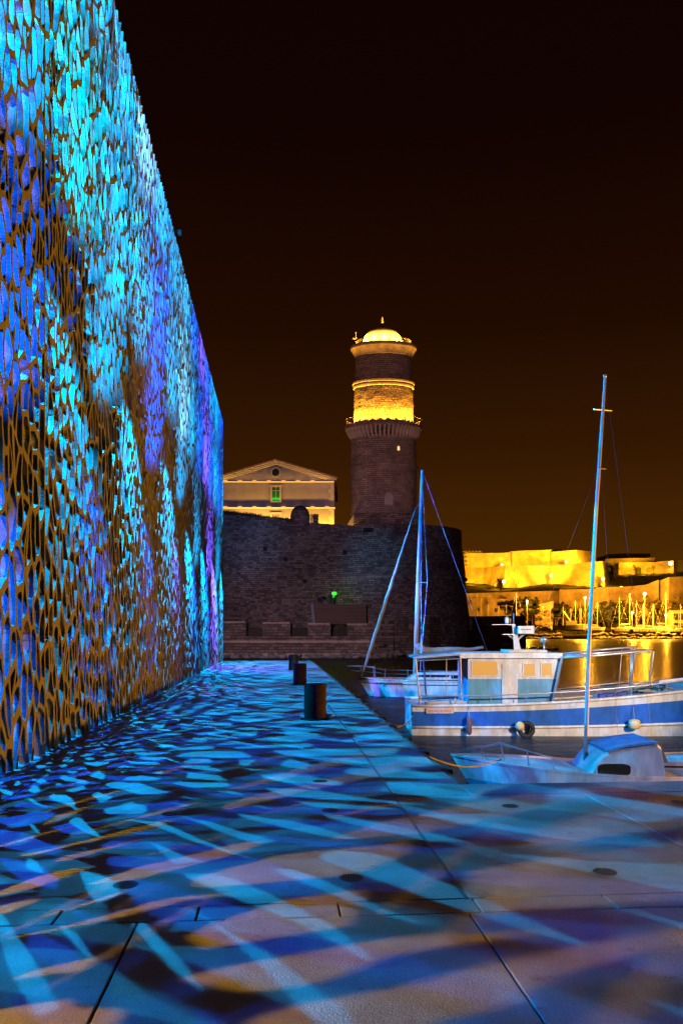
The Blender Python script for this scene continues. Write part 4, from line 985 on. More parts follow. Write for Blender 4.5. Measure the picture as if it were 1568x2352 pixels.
for i, (px, pb, ptp, wpx, sh, kd) in enumerate(TR):
    Y = 409+(i*5) % 8; p = at(px, pb, Y); h = (pb-ptp)/F*Y
    tree('shore_tree', p.x, Y, p.z, h, wpx/F*Y*1.25, kinds[(sh, kd)]+' '+nbs[i], 'tree', 'trees along the far waterfront', m_leaf2 if kd else m_leaf, dens=2600 if kd == 0 else 520, leaf=0.75, shape=sh, seed=i+40)
for i, (px, pb, ptp, wpx, lb) in enumerate(((1185, 1352, 1330, 26, 'small leafless tree on the slope under the citadel wall'), (1412, 1326, 1292, 28, 'bare branching tree at the left end of the barracks'), (1458, 1320, 1298, 9, 'thin bare tree left of the barracks door'),
        (1485, 1320, 1303, 16, 'low bare tree right of the barracks door'), (1500, 1319, 1299, 9, 'gnarled pollarded tree near the right end of the barracks'))):
    Y = (436, 470, 470, 470, 469)[i]; p = at(px, pb, Y); h = (pb-ptp)/F*Y
    tree('bare_tree', p.x, Y, p.z, h, wpx/F*Y, lb, 'tree', 'bare trees by the citadel', m_leaf2, dens=60, leaf=0.3, seed=i+90, bare=True)
# quay lamps
m_globe = mat('sodium_lamp_glass', (1, 0.7, 0.3), 0.5, emit=(1.0, 0.62, 0.12), es=30)
def street(px, py, base, Y, r, power, label, col=(1.0, 0.38, 0.02), name='street_lamp'):
    p = at(px, py, Y); b_ = at(px, base, Y); t = empty(name, b_, label, 'street lamp', 'sodium lamps of the far harbour')
    mb = MB(); mb.tube([b_, Vector((p.x, p.y, p.z-r))], [0.16, 0.1], 8); mb.build('pole', m_alu, t)
    mb = MB(); mb.lathe([(0.02, -r), (r*0.7, -r*0.7), (r, 0), (r*0.7, r*0.7), (0.02, r)], p, 16); g_ = mb.build('lamp_globe', m_globe, t, smooth=True)
    if power: lamp('street_lamp_light', (p.x, p.y-r-0.3, p.z), power, col, r=0.4)
street(1343, 1373, 1452, 397, 0.6, 150000, 'bright starlike lamp on a pole over the boatyard')
street(1479.5, 1364, 1452, 399, 0.65, 150000, 'bright starlike lamp on the tallest pole over the marina')
street(1451, 1407, 1452, 395, 0.42, 60000, 'small globe lamp on a short pole behind the marina railing')
street(1528.5, 1413, 1452, 395, 0.45, 60000, 'small lamp glowing beside the tallest right mast')
street(1210, 1381, 1450, 400, 0.4, 60000, 'small lamp among the umbrella pines')
p = at(1426, 1349, 440); sg = empty('path_light', p, 'small yellow green light on the grass slope above the retaining wall', 'light')
mb = MB(); mb.lathe([(0.1, -2), (0.1, -0.5), (0.7, -0.4), (0.7, 0.4), (0.1, 0.5)], p, 10); mb.build('lamp_head', mat('greenish_glass', (0.5, 1, 0.1), 0.5, emit=(0.55, 1.0, 0.05), es=6), sg)
# floodlights of the citadel
def flood(px, py, Y, power, r=0.8, glow=True, dy=-3, col=(1.0, 0.46, 0.012), to=None, label='floodlight shining up the citadel wall'):
    p = at(px, py, Y)
    if glow:
        t = empty('floodlight', p, label, 'floodlight', 'floodlights of the citadel')
        mb = MB(); mb.lathe([(0.02, -r), (r*0.8, -r*0.6), (r, 0), (r*0.6, r*0.8), (0.02, r)], p, 12); mb.build('lens', mat('flood_glass', (1, 0.8, 0.4), 0.5, emit=(1.0, 0.75, 0.2), es=10), t)
        mb = MB(); mb.box((p.x-0.4, p.y+0.1, p.z-r-1.2), (p.x+0.4, p.y+0.6, p.z-r*0.8)); fixn(mb.build('stand', m_dark, t))
    lamp('citadel_flood_and_fill', (p.x, p.y+dy, p.z), power*1.0, col, r=0.6, typ='SPOT', to=(p.x, p.y+9, p.z+7), angle=150, blend=0.6)
flood(1156.5, 1336, 432, 45000, 0.8, label='floodlight at the foot of the left bastion corner')
flood(1265, 1322, 446, 45000, 0.8, dy=-4, label='floodlight in the notch between the two lower bastions')
flood(1384, 1330, 432, 45000, 0.8, label='floodlight at the right bastion corner by the scaffold')
flood(1152, 1297, 458, 30000, 0.6, dy=-3, label='floodlight above the left bastion')
flood(1300, 1290, 452, 30000, 0.6, dy=-2, label='floodlight above the right bastion')
flood(1539, 1294, 470, 24000, 1.2, label='big round floodlight at the right end of the barracks')
for px, py, Y, pw in ((1085, 1340, 448, 22000), (1120, 1335, 440, 20000), (1210, 1338, 438, 26000), (1320, 1335, 430, 36000), (1210, 1297, 452, 20000), (1245, 1297, 450, 20000), (1340, 1290, 450, 16000), (1085, 1300, 460, 16000), (1440, 1318, 472, 16000), (1480, 1318, 470, 16000), (1510, 1316, 468, 14000), (1450, 1290, 478, 9000)):
    q = at(px, py, Y); lamp('citadel_flood_and_fill', q, pw*0.65, (1.0, 0.43, 0.010), r=0.8, typ='SPOT', to=(q.x, q.y+9, q.z+6), angle=150, blend=0.6)  # unseen fill spots added between the citadel's floodlights
# ------------------------------------------------------------------ boats in front
def paint(name, col, rough=0.4, var=0.28): return mat(name, col, rough, var=var, scale=2.2, bump=0.12, bscale=6, stretch=(2.0, 2.0, 0.7), detail=9)
p_white = paint('white_boat_paint', (0.62, 0.62, 0.60)); p_blue = paint('blue_boat_paint', (0.015, 0.12, 0.50)); p_lblue = paint('light_blue_boat_paint', (0.07, 0.30, 0.50))
p_black = paint('bottom_paint', (0.012, 0.012, 0.015)); p_red = paint('dark_red_paint', (0.16, 0.01, 0.015)); m_stain = mat('stainless_tube', (0.55, 0.55, 0.55), 0.3, metal=0.7)
m_rope = mat('rope', (0.30, 0.27, 0.22), 0.9); m_cloth = mat('sail_cloth', (0.42, 0.40, 0.38), 0.85, var=0.2, scale=4, bump=0.5, bscale=10)
m_amber = bpy.data.materials.new('amber_window'); m_amber.use_nodes = True; b = m_amber.node_tree.nodes['Principled BSDF']; b.inputs['Base Color'].default_value = (0.35, 0.2, 0.05, 1); b.inputs['Emission Color'].default_value = (1.0, 0.47, 0.07, 1); b.inputs['Emission Strength'].default_value = 0.42; b.inputs['Roughness'].default_value = 0.3

# ---- fishing boat: stern at the left, bow out of the picture at the right
fb = empty('fishing_boat', at(1200, 1695, 26), 'big blue and white fishing boat with a white wheelhouse and steel frames, moored stern left', 'fishing boat')
NY = 24.4; BM = 3.4; CYB = NY+BM/2; x0 = pxx(948, NY)
def ft_(v): return Vector((x0+v.x, CYB+v.y, WATER+v.z))
mb = MB()
rowsF = hull_mb(mb, 13.5, BM, 2.15, 0.93, d=0.7, rake=1.2, fr=ft_, bands=[1, 1, 2, 3, 3, 0], tr=0.86, full=1.25)
hl = fixn(mb.build('hull', [p_white, p_black, p_white, p_blue], fb))
def sheer(x, dz=0.0):                       # near side gunwale point at local x
    best = min(range(len(rowsF)), key=lambda i: abs(rowsF[i][-1][0]-x))
    i = max(1, min(len(rowsF)-1, best if rowsF[best][-1][0] >= x else best+1)); a, b_ = rowsF[i-1][-1], rowsF[i][-1]; t = (x-a[0])/max(1e-6, b_[0]-a[0])
    return x, a[1]+(b_[1]-a[1])*t, a[2]+(b_[2]-a[2])*t+dz
def band(k, out, r, name, m, x1=13.0):
    mb = MB()
    for sgn in (-1, 1):
        pts = [ft_(Vector((r_[k][0], sgn*(r_[k][1]+out), r_[k][2]))) for r_ in rowsF[:-1]]
        mb.tube(pts, r, 8)
    return mb.build(name, m, fb, smooth=True)
band(6, 0.01, 0.045, 'gunwale', p_white); band(3, 0.02, 0.045, 'rubbing_strake', p_white)
# wheelhouse
wy0, wy1 = 25.1, 27.3
def bx(m_, px0, px1, pyt, pyb, y0=None, y1=None, Y=None):
    Y = Y or wy0; m_.box((pxx(px0, Y), y0 if y0 is not None else wy0, pz(pyb, Y)), (pxx(px1, Y), y1 if y1 is not None else wy1, pz(pyt, Y)))
def quadp(m_, pts, Y, th): m_.prism([at(a, b_, Y) for a, b_ in pts], (0, th, 0))
wh = MB(); quadp(wh, [(1074, 1560), (1074, 1512), (1287, 1512), (1279, 1560)], wy0, 2.2); whs = fixn(wh.build('wheelhouse', p_white, fb))
mb = MB(); quadp(mb, [(1074.5, 1632), (1074.5, 1560.3), (1278.5, 1560.3), (1266, 1632)], wy0+0.01, 2.18); fixn(mb.build('house_side', p_lblue, fb))
mb = MB(); mb.box((pxx(1054, wy0), wy0-0.12, pz(1512, wy0)), (pxx(1289, wy0), wy1+0.12, pz(1500, wy0))); fixn(mb.build('roof', p_white, fb))
mb = MB(); mb.box((pxx(1175, wy0), wy0+0.3, pz(1499.8, wy0)), (pxx(1262, wy0), wy1-0.4, pz(1494, wy0))); fixn(mb.build('roof_hatch', p_white, fb))
for a, b_, t, bt in ((1084, 1141, 1520, 1551), (1202, 1227, 1525, 1553), (1243, 1266, 1524, 1552)):
    mb = MB(); Y = wy0
    X0, X1, Z0, Z1 = pxx(a, Y), pxx(b_, Y), pz(bt, Y), pz(t, Y); f = 0.035
    mb.box((X0-f, Y-0.025, Z0-f), (X1+f, Y-0.002, Z0)); mb.box((X0-f, Y-0.025, Z1), (X1+f, Y-0.002, Z1+f)); mb.box((X0-f, Y-0.025, Z0+.0005), (X0, Y-0.002, Z1-.0005)); mb.box((X1, Y-0.025, Z0+.0005), (X1+f, Y-0.002, Z1-.0005))
    wf = fixn(mb.build('window', p_white, fb)); mb = MB(); mb.box((X0, Y-0.012, Z0), (X1, Y-0.003, Z1)); fixn(mb.build('pane', m_amber, wf))
mb = MB(); bx(mb, 1152, 1188, 1526, 1640, wy0-0.03, wy0-0.002); fixn(mb.build('door', p_white, fb))
mb = MB(); mb.tube([at(1291, 1508, wy0-0.15), at(1266, 1628, wy0-0.15)], 0.04, 8); fixn(mb.build('corner_tube', m_stain, fb))
# mast on the roof with light board
mb = MB(); mb.hexa([at(1180, 1498, 26), at(1197, 1498, 26), at(1197, 1498, 26.25), at(1180, 1498, 26.25), at(1176, 1436, 26), at(1183, 1436, 26), at(1183, 1436, 26.15), at(1176, 1436, 26.15)]); ms = fixn(mb.build('mast', p_white, fb))
mb = MB(); mb.tube([at(1186, 1472, 26.1), at(1204, 1455, 26.1)], 0.04, 6); mb.tube([at(1184, 1472, 26.1), at(1166, 1458, 26.1)], 0.03, 6); mb.build('brace', p_white, ms)
mb = MB(); mb.box((pxx(1158, 26)-0.05, 25.95, pz(1458, 26)), (pxx(1212, 26), 26.2, pz(1456.5, 26))); fixn(mb.build('crossbar', m_stain, ms))
mb = MB(); mb.box((pxx(1188, 25.9), 25.75, pz(1455.5, 26)), (pxx(1224, 25.9), 25.93, pz(1438, 26))); bd = fixn(mb.build('radar_case', p_white, fb))
mb = MB()
rn = random.Random(8); x = pxx(1193, 25.9)
while x < pxx(1216, 25.9):
    w_ = rn.uniform(0.015, 0.03); mb.box((x, 25.745, pz(1447.5, 26)), (x+w_, 25.749, pz(1445, 26))); x += w_+0.012
fixn(mb.build('worn_red_mark', p_red, bd))
mb = MB(); mb.tube([at(1179, 1436, 26.05), at(1179, 1408, 26.05)], 0.02, 6); mb.tube([at(1172, 1434, 26.05), at(1172, 1420, 26.05)], 0.012, 6); mb.build('aerial', m_stain, ms)
mb = MB(); mb.box((pxx(1130, 26), 26.0, pz(1435.5, 26)), (pxx(1184, 26), 26.03, pz(1434.5, 26))); mb.lathe([(0.05, 0), (0.07, 0.05), (0.07, 0.2), (0.04, 0.25)], at(1164, 1434, 26.02), 10); fixn(mb.build('lamp_bar', m_stain, ms))
mb = MB(); mb.tube([at(1249, 1499, 25.8), at(1249, 1478, 25.8)], 0.03, 8); c = at(1249, 1470, 25.8)
mb.lathe([(0.12*math.cos(a), 0.12*math.sin(a)) for a in [-1.5+3*k/10 for k in range(11)]], c, 16, capb=True); mb.build('searchlight', m_stain, fb, smooth=True)
# aft awning frame
m_awn = mat('awning_cloth', (0.35, 0.36, 0.38), 0.8, var=0.2, scale=3)
mb = MB(); a_, b2, c_, d_ = at(953, 1513, 24.9), at(1056, 1505, 24.9), at(1056, 1505, 24.9)+Vector((0, 2.6, 0)), at(953, 1513, 24.9)+Vector((0, 2.6, 0))
mb.prism([a_, b2, b2+Vector((0, 0, .05)), a_+Vector((0, 0, .05))], (0, 2.6, 0)); fixn(mb.build('awning', m_awn, fb))
for xy in (((954, 1514), (966, 1628)), ((1057, 1510), (1059, 1628)), ((972, 1514), (978, 1600)), ((1025, 1512), (1025, 1625)), ((1064, 1512), (1066, 1628))):
    Y = 24.95 if xy[0][0] in (954, 1057, 1025) else 27.4; mb = MB(); mb.tube([at(*xy[0], Y), at(*xy[1], Y)], 0.03 if xy[0][0] != 1025 else 0.012, 8); mb.build('awning_post', m_stain, fb)
mb = MB(); mb.tube([at(956, 1518, 24.95), at(1056, 1513, 24.95)], 0.022, 6); mb.tube([at(956, 1513, 27.4), at(1056, 1508, 27.4)], 0.022, 6); mb.build('awning_rail', m_stain, fb)
# rail along the gunwale
mb = MB(); P = []
for k in range(0, 61):
    x = 0.25+k*0.215; q = sheer(min(x, 13.2)); P.append(ft_(Vector((q[0], -(q[1]-0.06), q[2]+0.30+0.05*max(0, x-6)/6))))
mb.tube(P, 0.022, 6); rl = mb.build('hand_rail', m_stain, fb, smooth=True)
mb = MB()
for k in range(0, 60, 5): b_ = P[k]; mb.tube([b_, b_-Vector((0, 0, 0.32))], 0.018, 6)
mb.build('stanchions', m_stain, rl)
# raised bulwark rail towards the bow
mb = MB(); P2 = [p_+Vector((0, 0, 0.03+0.03*(k/60))) for k, p_ in enumerate(P) if k > 33]
mb.tube(P2, 0.05, 8); mb.build('bow_rail', p_white, fb, smooth=True)
# forward gallows of steel tubes
def tb_(name, pts, r, Y, m=m_stain):
    mb = MB(); mb.tube([at(a, b_, Y) for a, b_ in pts], r, 8); return mb.build(name, m, fb, smooth=True)
tb_('boom_tube', [(1289, 1511), (1380, 1505), (1492, 1495), (1500, 1497), (1489, 1576)], 0.035, 25.0)
tb_('boom_tube', [(1289, 1506.5), (1380, 1500), (1484, 1493)], 0.03, 25.3)
tb_('gallows', [(1289, 1502), (1400, 1491), (1455, 1486.5), (1460, 1488), (1445, 1586)], 0.035, 27.2)
tb_('gallows_post', [(1428, 1490), (1420, 1585)], 0.012, 27.2); tb_('gallows_post', [(1452, 1490), (1447, 1588)], 0.055, 26.6)
tb_('deck_rail', [(1275, 1583), (1340, 1577), (1444, 1566), (1462, 1581)], 0.022, 27.0)
for px, t, bt in ((1283, 1584, 1625), (1285, 1582, 1625), (1375, 1574, 1610)): tb_('deck_rail_post', [(px, t), (px+2, bt)], 0.018, 27.0)
# gear on deck
mb = MB(); quadp(mb, [(1270, 1626), (1270, 1604), (1366, 1598), (1366, 1620)], 25.7, 1.6); fixn(mb.build('hatch_coaming', p_white, fb))
m_crate = mat('blue_crate', (0.01, 0.05, 0.35), 0.5, var=0.2, scale=5)
for i, (a, b_, t, bt) in enumerate(((1377, 1392, 1596, 1616), (1394, 1408, 1594, 1616), (1410, 1424, 1594, 1615), (1425, 1437, 1592, 1613))):
    c0 = empty('fish_crate', at((a+b_)/2, bt, 25.4), ['deep blue fish crate nearest the wheelhouse', 'second blue fish crate from the wheelhouse', 'third blue fish crate from the wheelhouse', 'blue fish crate farthest from the wheelhouse'][i]+' on the fishing boat deck', 'crate', 'blue crates on the fishing boat')
    mb = MB(); Y = 25.2; X0, X1, Z0, Z1 = pxx(a, Y), pxx(b_, Y), pz(bt, Y), pz(t, Y)
    mb.box((X0, Y, Z0), (X1, Y+0.02, Z1)); mb.box((X0, Y+0.38, Z0), (X1, Y+0.4, Z1)); mb.box((X0, Y+.021, Z0), (X0+0.02, Y+.379, Z1)); mb.box((X1-0.02, Y+.021, Z0), (X1, Y+.379, Z1)); mb.box((X0+.021, Y+.021, Z0), (X1-.021, Y+.379, Z0+0.02)); fixn(mb.build('tub', m_crate, c0))
    mb = MB(); mb.box((X0-0.02, Y-0.02, Z1+.001), (X1+0.02, Y-.001+0.02, Z1+0.03)); fixn(mb.build('rim', m_crate, c0))
mb = MB(); rn = random.Random(2)
for k in range(40):
    p = at(rn.uniform(1445, 1540), 1590-rn.uniform(0, 10), rn.uniform(25.0, 26.0)); mb.tube([p, p+Vector((rn.uniform(-.3, .3), rn.uniform(-.2, .2), rn.uniform(-.05, .15))), p+Vector((rn.uniform(-.5, .5), 0, -0.05))], 0.03, 5)
nn = mb.build('net_pile', m_rope); tag(nn, 'heap of pale fishing net and rope on the foredeck of the fishing boat', 'net')
mb = MB(); P = [at(975+k*12, 1616+0.3*(k % 2), 24.9) for k in range(9)]; mb.tube(P, [0.05, 0.09, 0.1, 0.09, 0.1, 0.1, 0.09, 0.1, 0.07], 10)
tag(mb.build('rolled_tarp', m_cloth, smooth=True), 'long pale rolled tarpaulin lying on the stern gunwale of the fishing boat', 'tarpaulin')
mb = MB(); q0, q1 = sheer(0.45), sheer(1.25); mb.box((x0+0.42, ft_(Vector((0, -q0[1], 0))).y-0.05, WATER+0.70), (x0+1.27, ft_(Vector((0, -q0[1], 0))).y-0.02, WATER+0.87)); nbd = fixn(mb.build('name_board', mat('pinkish_board', (0.6, 0.42, 0.38), 0.6, var=0.2, scale=12), fb))
mb = MB(); x = x0+0.48; yb = ft_(Vector((0, -q0[1], 0))).y-0.054
while x < x0+1.2:
    w_ = rn.uniform(0.02, 0.045); h_ = rn.uniform(0.05, 0.09); mb.box((x, yb, WATER+0.74), (x+w_, yb+0.003, WATER+0.74+h_)); x += w_+0.02
fixn(mb.build('faded_lettering', mat('faded_red', (0.45, 0.22, 0.18), 0.7), nbd))
# fenders
def fender(px, pt, pb, Y, r, m_f, label):
    t = empty('fender', at(px, pb, Y), label, 'fender'); z0_, z1_ = pz(pb, Y), pz(pt, Y); h = z1_-z0_; p = at(px, pb, Y)
    mb = MB(); mb.lathe([(0.01, 0), (r*0.6, 0.02), (r, h*0.15), (r, h*0.85), (r*0.6, h*0.97), (0.02, h)], p, 16); mb.build('body', m_f, t, smooth=True)
    mb = MB(); mb.tube([p+Vector((0, 0, h)), p+Vector((0.01, 0.12, h+0.35))], 0.012, 5); mb.build('rope', m_rope, t)
fender(1077, 1646, 1689, NY+0.0, 0.085, mat('dull_red_rubber', (0.12, 0.05, 0.05), 0.6), 'slim dull red fender hanging below the wheelhouse of the fishing boat')
fender(1456, 1652, 1676, NY-0.16, 0.17, mat('yellow_white_fender', (0.65, 0.5, 0.25), 0.5), 'round pale yellow fender hanging on the forward side of the fishing boat')
ty = empty('tyre_fender', at(1205, 1690, NY-0.1), 'old dark tyre with a pale yellow buoy hung amidships on the fishing boat', 'fender')
p = at(1208, 1676, NY-0.12); mb = MB(); mb.tube([p+Vector((0.2*math.cos(a), 0, 0.2*math.sin(a))) for a in [k*math.pi/10 for k in range(21)]], 0.075, 10); mb.build('tyre', m_rubber, ty, smooth=True)
p = at(1193, 1668, NY-0.14); mb = MB(); mb.lathe([(0.14*math.cos(a), 0.14*math.sin(a)) for a in [-1.55+3.1*k/10 for k in range(11)]], p, 16, capb=True); mb.build('buoy', mat('yellow_white_fender', (0.65, 0.5, 0.25), 0.5), ty, smooth=True)

# ---- sailboat behind, bow left
sb = empty('sailboat', at(980, 1603, 39.5), 'small white sailboat with furled sails and dark red stripe behind the fishing boat', 'sailboat')
SYB = 38.6; sx0 = pxx(1148, SYB)
def fs_(v): return Vector((sx0-v.x, SYB+1.15+v.y, WATER+v.z))
mb = MB(); rowsS = hull_mb(mb, 6.85, 2.3, 0.93, 0.80, d=0.35, rake=0.75, fr=fs_, bands=[1, 2, 0, 0, 0, 0], tr=0.72, full=1.0); fixn(mb.build('hull', [p_white, p_black, p_red], sb))
for k, dz, r_, m_, nm in ((6, 0.0, 0.03, p_white, 'toe_rail'), (5, -0.02, 0.022, p_red, 'red_stripe'), (2, 0.03, 0.02, p_red, 'waterline_stripe')):
    mb = MB(); 
    for sgn in (-1, 1): mb.tube([fs_(Vector((q[k][0], sgn*(q[k][1]+0.004), q[k][2]+dz))) for q in rowsS], r_, 6)
    mb.build(nm, m_, sb)
mb = MB(); Yc = SYB+0.55
def q4(m_, pts, Y, th): m_.prism([at(a, b_, Y) for a, b_ in pts], (0, th, 0))
q4(mb, [(934, 1562), (958, 1547), (1010, 1545), (1075, 1544), (1076, 1562)], Yc, 1.2); fixn(mb.build('cabin', p_white, sb))
mb = MB(); q4(mb, [(953, 1556), (961, 1550.5), (1032, 1550), (1030, 1556)], Yc-0.012, 0.01); fixn(mb.build('cabin_window', mat('purple_window', (0.05, 0.015, 0.06), 0.15), sb))
mb = MB(); q4(mb, [(1036, 1559), (1036, 1551), (1074, 1550), (1074, 1559)], Yc-0.012, 0.01); fixn(mb.build('cabin_window', m_glass, sb))
mb = MB(); q4(mb, [(1085, 1562), (1085, 1553), (1135, 1551), (1138, 1562)], Yc, 1.3); fixn(mb.build('cockpit_coaming', p_white, sb))
YM = SYB+1.15
mst = MB(); mst.tube([at(953, 1548, YM), at(959.5, 1350, YM), at(969.5, 1080, YM)], [0.115, 0.11, 0.075], 12); mst = mst.build('mast', m_alu if False else mat('painted_mast', (0.6, 0.6, 0.6), 0.4, var=0.1, scale=2), sb, smooth=True)
mb = MB(); mb.tube([at(956, 1336, YM-0.3), at(981, 1339, YM-0.7)], 0.025, 6); mb.tube([at(956, 1336, YM+0.3), at(972, 1338, YM+0.7)], 0.022, 6); mb.build('spreader', m_stain, mst)
mb = MB(); n = 26; P = [at(954.3, 1168, YM).lerp(at(834, 1541, YM), k/n) + Vector((0.012*math.sin(k*2.1), 0, 0)) for k in range(n+1)]
mb.tube(P, [0.035+0.05*min(1, k/14)*(1.0 if k < n-2 else 0.6)+0.008*math.sin(k*2.7) for k in range(n+1)], 10); mb.build('furled_jib', m_cloth, sb, smooth=True)
mb = MB(); mb.tube([at(966.8, 1150, YM), at(954.3, 1168, YM)], 0.012, 5); mb.tube([at(834, 1541, YM), at(829, 1560, YM)], 0.02, 5); mb.build('forestay', m_stain, sb)
mb = MB(); n = 20; P = [at(953, 1488, YM).lerp(at(1109, 1485, YM), k/n)+Vector((0, 0, -0.16*math.sin(k/n*math.pi)**1.0-0.05*math.sin(k/n*9)+(0.2*(1-k/2) if k < 2 else 0))) for k in range(n+1)]
mb.tube(P, [0.10, 0.22, 0.2]+[0.17-0.11*k/18 for k in range(18)], 10); mb.build('furled_mainsail', m_cloth, sb, smooth=True)
mb = MB(); mb.tube([at(954, 1499, YM), at(1110, 1488, YM)], 0.05, 8); mb.build('boom', m_alu, sb)
mb = MB()
for a, b_, Y0, Y1 in (((970, 1084), (1140, 1556), YM, YM), ((968, 1130), (966, 1562), YM, SYB+0.1), ((981, 1339), (962, 1562), YM-0.7, SYB+0.05), ((969, 1100), (981, 1339), YM, YM-0.7), ((968, 1130), (950, 1560), YM, SYB+2.2)):
    mb.tube([at(*a, Y0), at(*b_, Y1)], 0.006, 5)
mb.build('stays', m_stain, sb)
mb = MB()
bw = [at(797, 1530, YM), at(826, 1531, YM-0.15), at(858, 1534, YM-0.55)]; mb.tube(bw, 0.018, 6); mb.tube([at(797, 1530, YM), at(830, 1529.5, YM+0.3), at(860, 1532, YM+0.6)], 0.018, 6); mb.tube([at(803, 1540, YM), at(858, 1545, YM-0.4)], 0.014, 6)
for px, Y in ((828, YM-0.15), (857, YM-0.55), (860, YM+0.6)): mb.tube([at(px, 1531, Y), at(px+2, 1561, Y)], 0.016, 6)
mb.build('pulpit_rail', m_stain, sb)
mb = MB()
for dz in (0, 9):
    P = [at(858+k*26, 1534.5+dz+(4 if 0 < k < 9 else 0)+1.0*k*0.5, YM-0.6-0.3*min(1, k/3)) for k in range(11)]; mb.tube(P, 0.008, 5)
for k in range(1, 11, 2): mb.tube([at(858+k*26, 1536+k*0.5, YM-0.9), at(858+k*26, 1563, YM-0.9)], 0.012, 5)
mb.build('lifeline', m_stain, sb)
mb = MB(); rn = random.Random(12); x = 865
while x < 922:
    w_ = rn.uniform(2, 5); p = at(x, 1569.5, SYB); t = (1148-x)*SYB/F; i = min(len(rowsS)-2, int(t/6.85*22)); yy = rowsS[i][5][1]; q = at(x+w_, 1572.5, SYB)
    y_ = SYB+1.15-yy-0.03; mb.box((p.x, y_, pz(1572.3, SYB)), (q.x, y_+0.008, pz(1568.6, SYB))); x += w_+1.5
fixn(mb.build('name_lettering', mat('dark_letters', (0.02, 0.02, 0.03), 0.6), sb))

# ---- small cabin boat close to the quay, bow left, with a tall mast
cbt = empty('small_cabin_boat', at(1340, 1800, 15.8), 'small white cabin boat with dark oval window and tall mast by the quay edge', 'boat')
Yb = 15.15; cx0 = pxx(1640, Yb)
def fc_(v): return Vector((cx0-v.x, Yb+0.9+v.y, WATER+v.z+0.02*v.x))
mb = MB(); hull_mb(mb, 4.9, 1.8, 0.66, 0.42, d=0.25, rake=0.55, fr=fc_, bands=[1, 1, 2, 0, 0, 0], tr=0.8, full=0.9); fixn(mb.build('hull', [p_white, p_black, p_lblue], cbt))
mb = MB(); Yc = Yb+0.32
outl = [(1330, 1796), (1352, 1772), (1362, 1755), (1378, 1735), (1395, 1724), (1430, 1717), (1480, 1712), (1508, 1709), (1516, 1716), (1521, 1740), (1527, 1796)]
f0 = [at(a, b_, Yc) for a, b_ in outl]; cxm = sum(p.x for p in f0)/len(f0)
mids = [Vector((p.x, p.y+0.0, p.z)) for p in f0]; ins = [Vector((cxm+(p.x-cxm)*0.97, Yc-0.10, p.z-0.05 if p.z > -1.2 else p.z)) for p in f0]
bk = [Vector((p.x, Yc+1.1, p.z)) for p in f0]; bk2 = [Vector((q.x, Yc+1.2, q.z)) for q in ins]
n = len(f0); mb.add(ins, [tuple(range(n-1, -1, -1))]); mb.grid([ins, mids, bk, bk2], closed=True); mb.add(bk2, [tuple(range(n))])
fixn(mb.build('cabin', p_white, cbt))
def oval(cx_, cy_, w_, h_, Y, dy, nm, m_, r=0.5):
    P = [at(cx_+w_*math.copysign(abs(math.cos(a))**r, math.cos(a)), cy_+h_*math.copysign(abs(math.sin(a))**r, math.sin(a)), Y) for a in [k*2*math.pi/32 for k in range(32)]]
    mb = MB(); mb.prism(P, (0, dy, 0)); return fixn(mb.build(nm, m_, cbt))
oval(1410, 1769, 43, 18, Yc-0.135, 0.05, 'window_frame', p_white); oval(1410, 1769, 38, 14, Yc-0.145, 0.05, 'window', mat('brown_window', (0.03, 0.02, 0.01), 0.2))
mb = MB(); q4(mb, [(1508, 1709), (1516, 1707), (1531, 1745), (1534, 1752), (1526, 1752)], Yc, 1.0); fixn(mb.build('aft_screen', mat('tan_canvas', (0.3, 0.18, 0.10), 0.8), cbt))
mb = MB(); q4(mb, [(1392, 1723), (1430, 1713), (1510, 1704), (1513, 1708), (1432, 1718), (1394, 1728)], Yc-0.16, 1.3); fixn(mb.build('roof_edge', p_lblue, cbt))
mb = MB(); YR = Yb+0.75
for P in ([(1062, 1722), (1100, 1716), (1149, 1706), (1200, 1722), (1281, 1745), (1340, 1775)], [(1090, 1720), (1149, 1709), (1270, 1742)], [(1149, 1707), (1157, 1748)], [(1210, 1725), (1214, 1762)], [(1270, 1742), (1272, 1775)], [(1100, 1716), (1120, 1750)]):
    mb.tube([at(a, b_, YR-0.35*min(1, max(0, a-1149)/120)) for a, b_ in P], 0.014, 6)
mb.build('pulpit_rail', m_stain, cbt)
YM2 = Yb+0.9
mb = MB(); mb.tube([at(1343, 1770, YM2), at(1352, 1480, YM2), at(1368, 1180, YM2), at(1389, 867, YM2)], [0.042, 0.042, 0.038, 0.028], 12); m2 = mb.build('mast', mat('painted_mast', (0.6, 0.6, 0.6), 0.4), cbt, smooth=True)
mb = MB(); mb.tube([at(1363, 940, YM2-0.2), at(1404, 943, YM2+0.2)], 0.012, 6); mb.tube([at(1372, 1076, YM2-0.25), at(1390, 1077, YM2+0.1)], 0.012, 6); mb.lathe([(0.02, 0), (0.035, 0.02), (0.035, 0.06), (0.01, 0.08)], at(1389, 868, YM2), 8); mb.build('spreader', m_stain, m2)
mb = MB()
for a, b_ in (((1380, 1060), (1120, 1745)), ((1389, 870), (1500, 1712)), ((1380, 1060), (1420, 1716))):
    mb.tube([at(*a, YM2), at(*b_, YM2-0.1)], 0.002, 5)
mb.build('stays', m_dark, cbt)
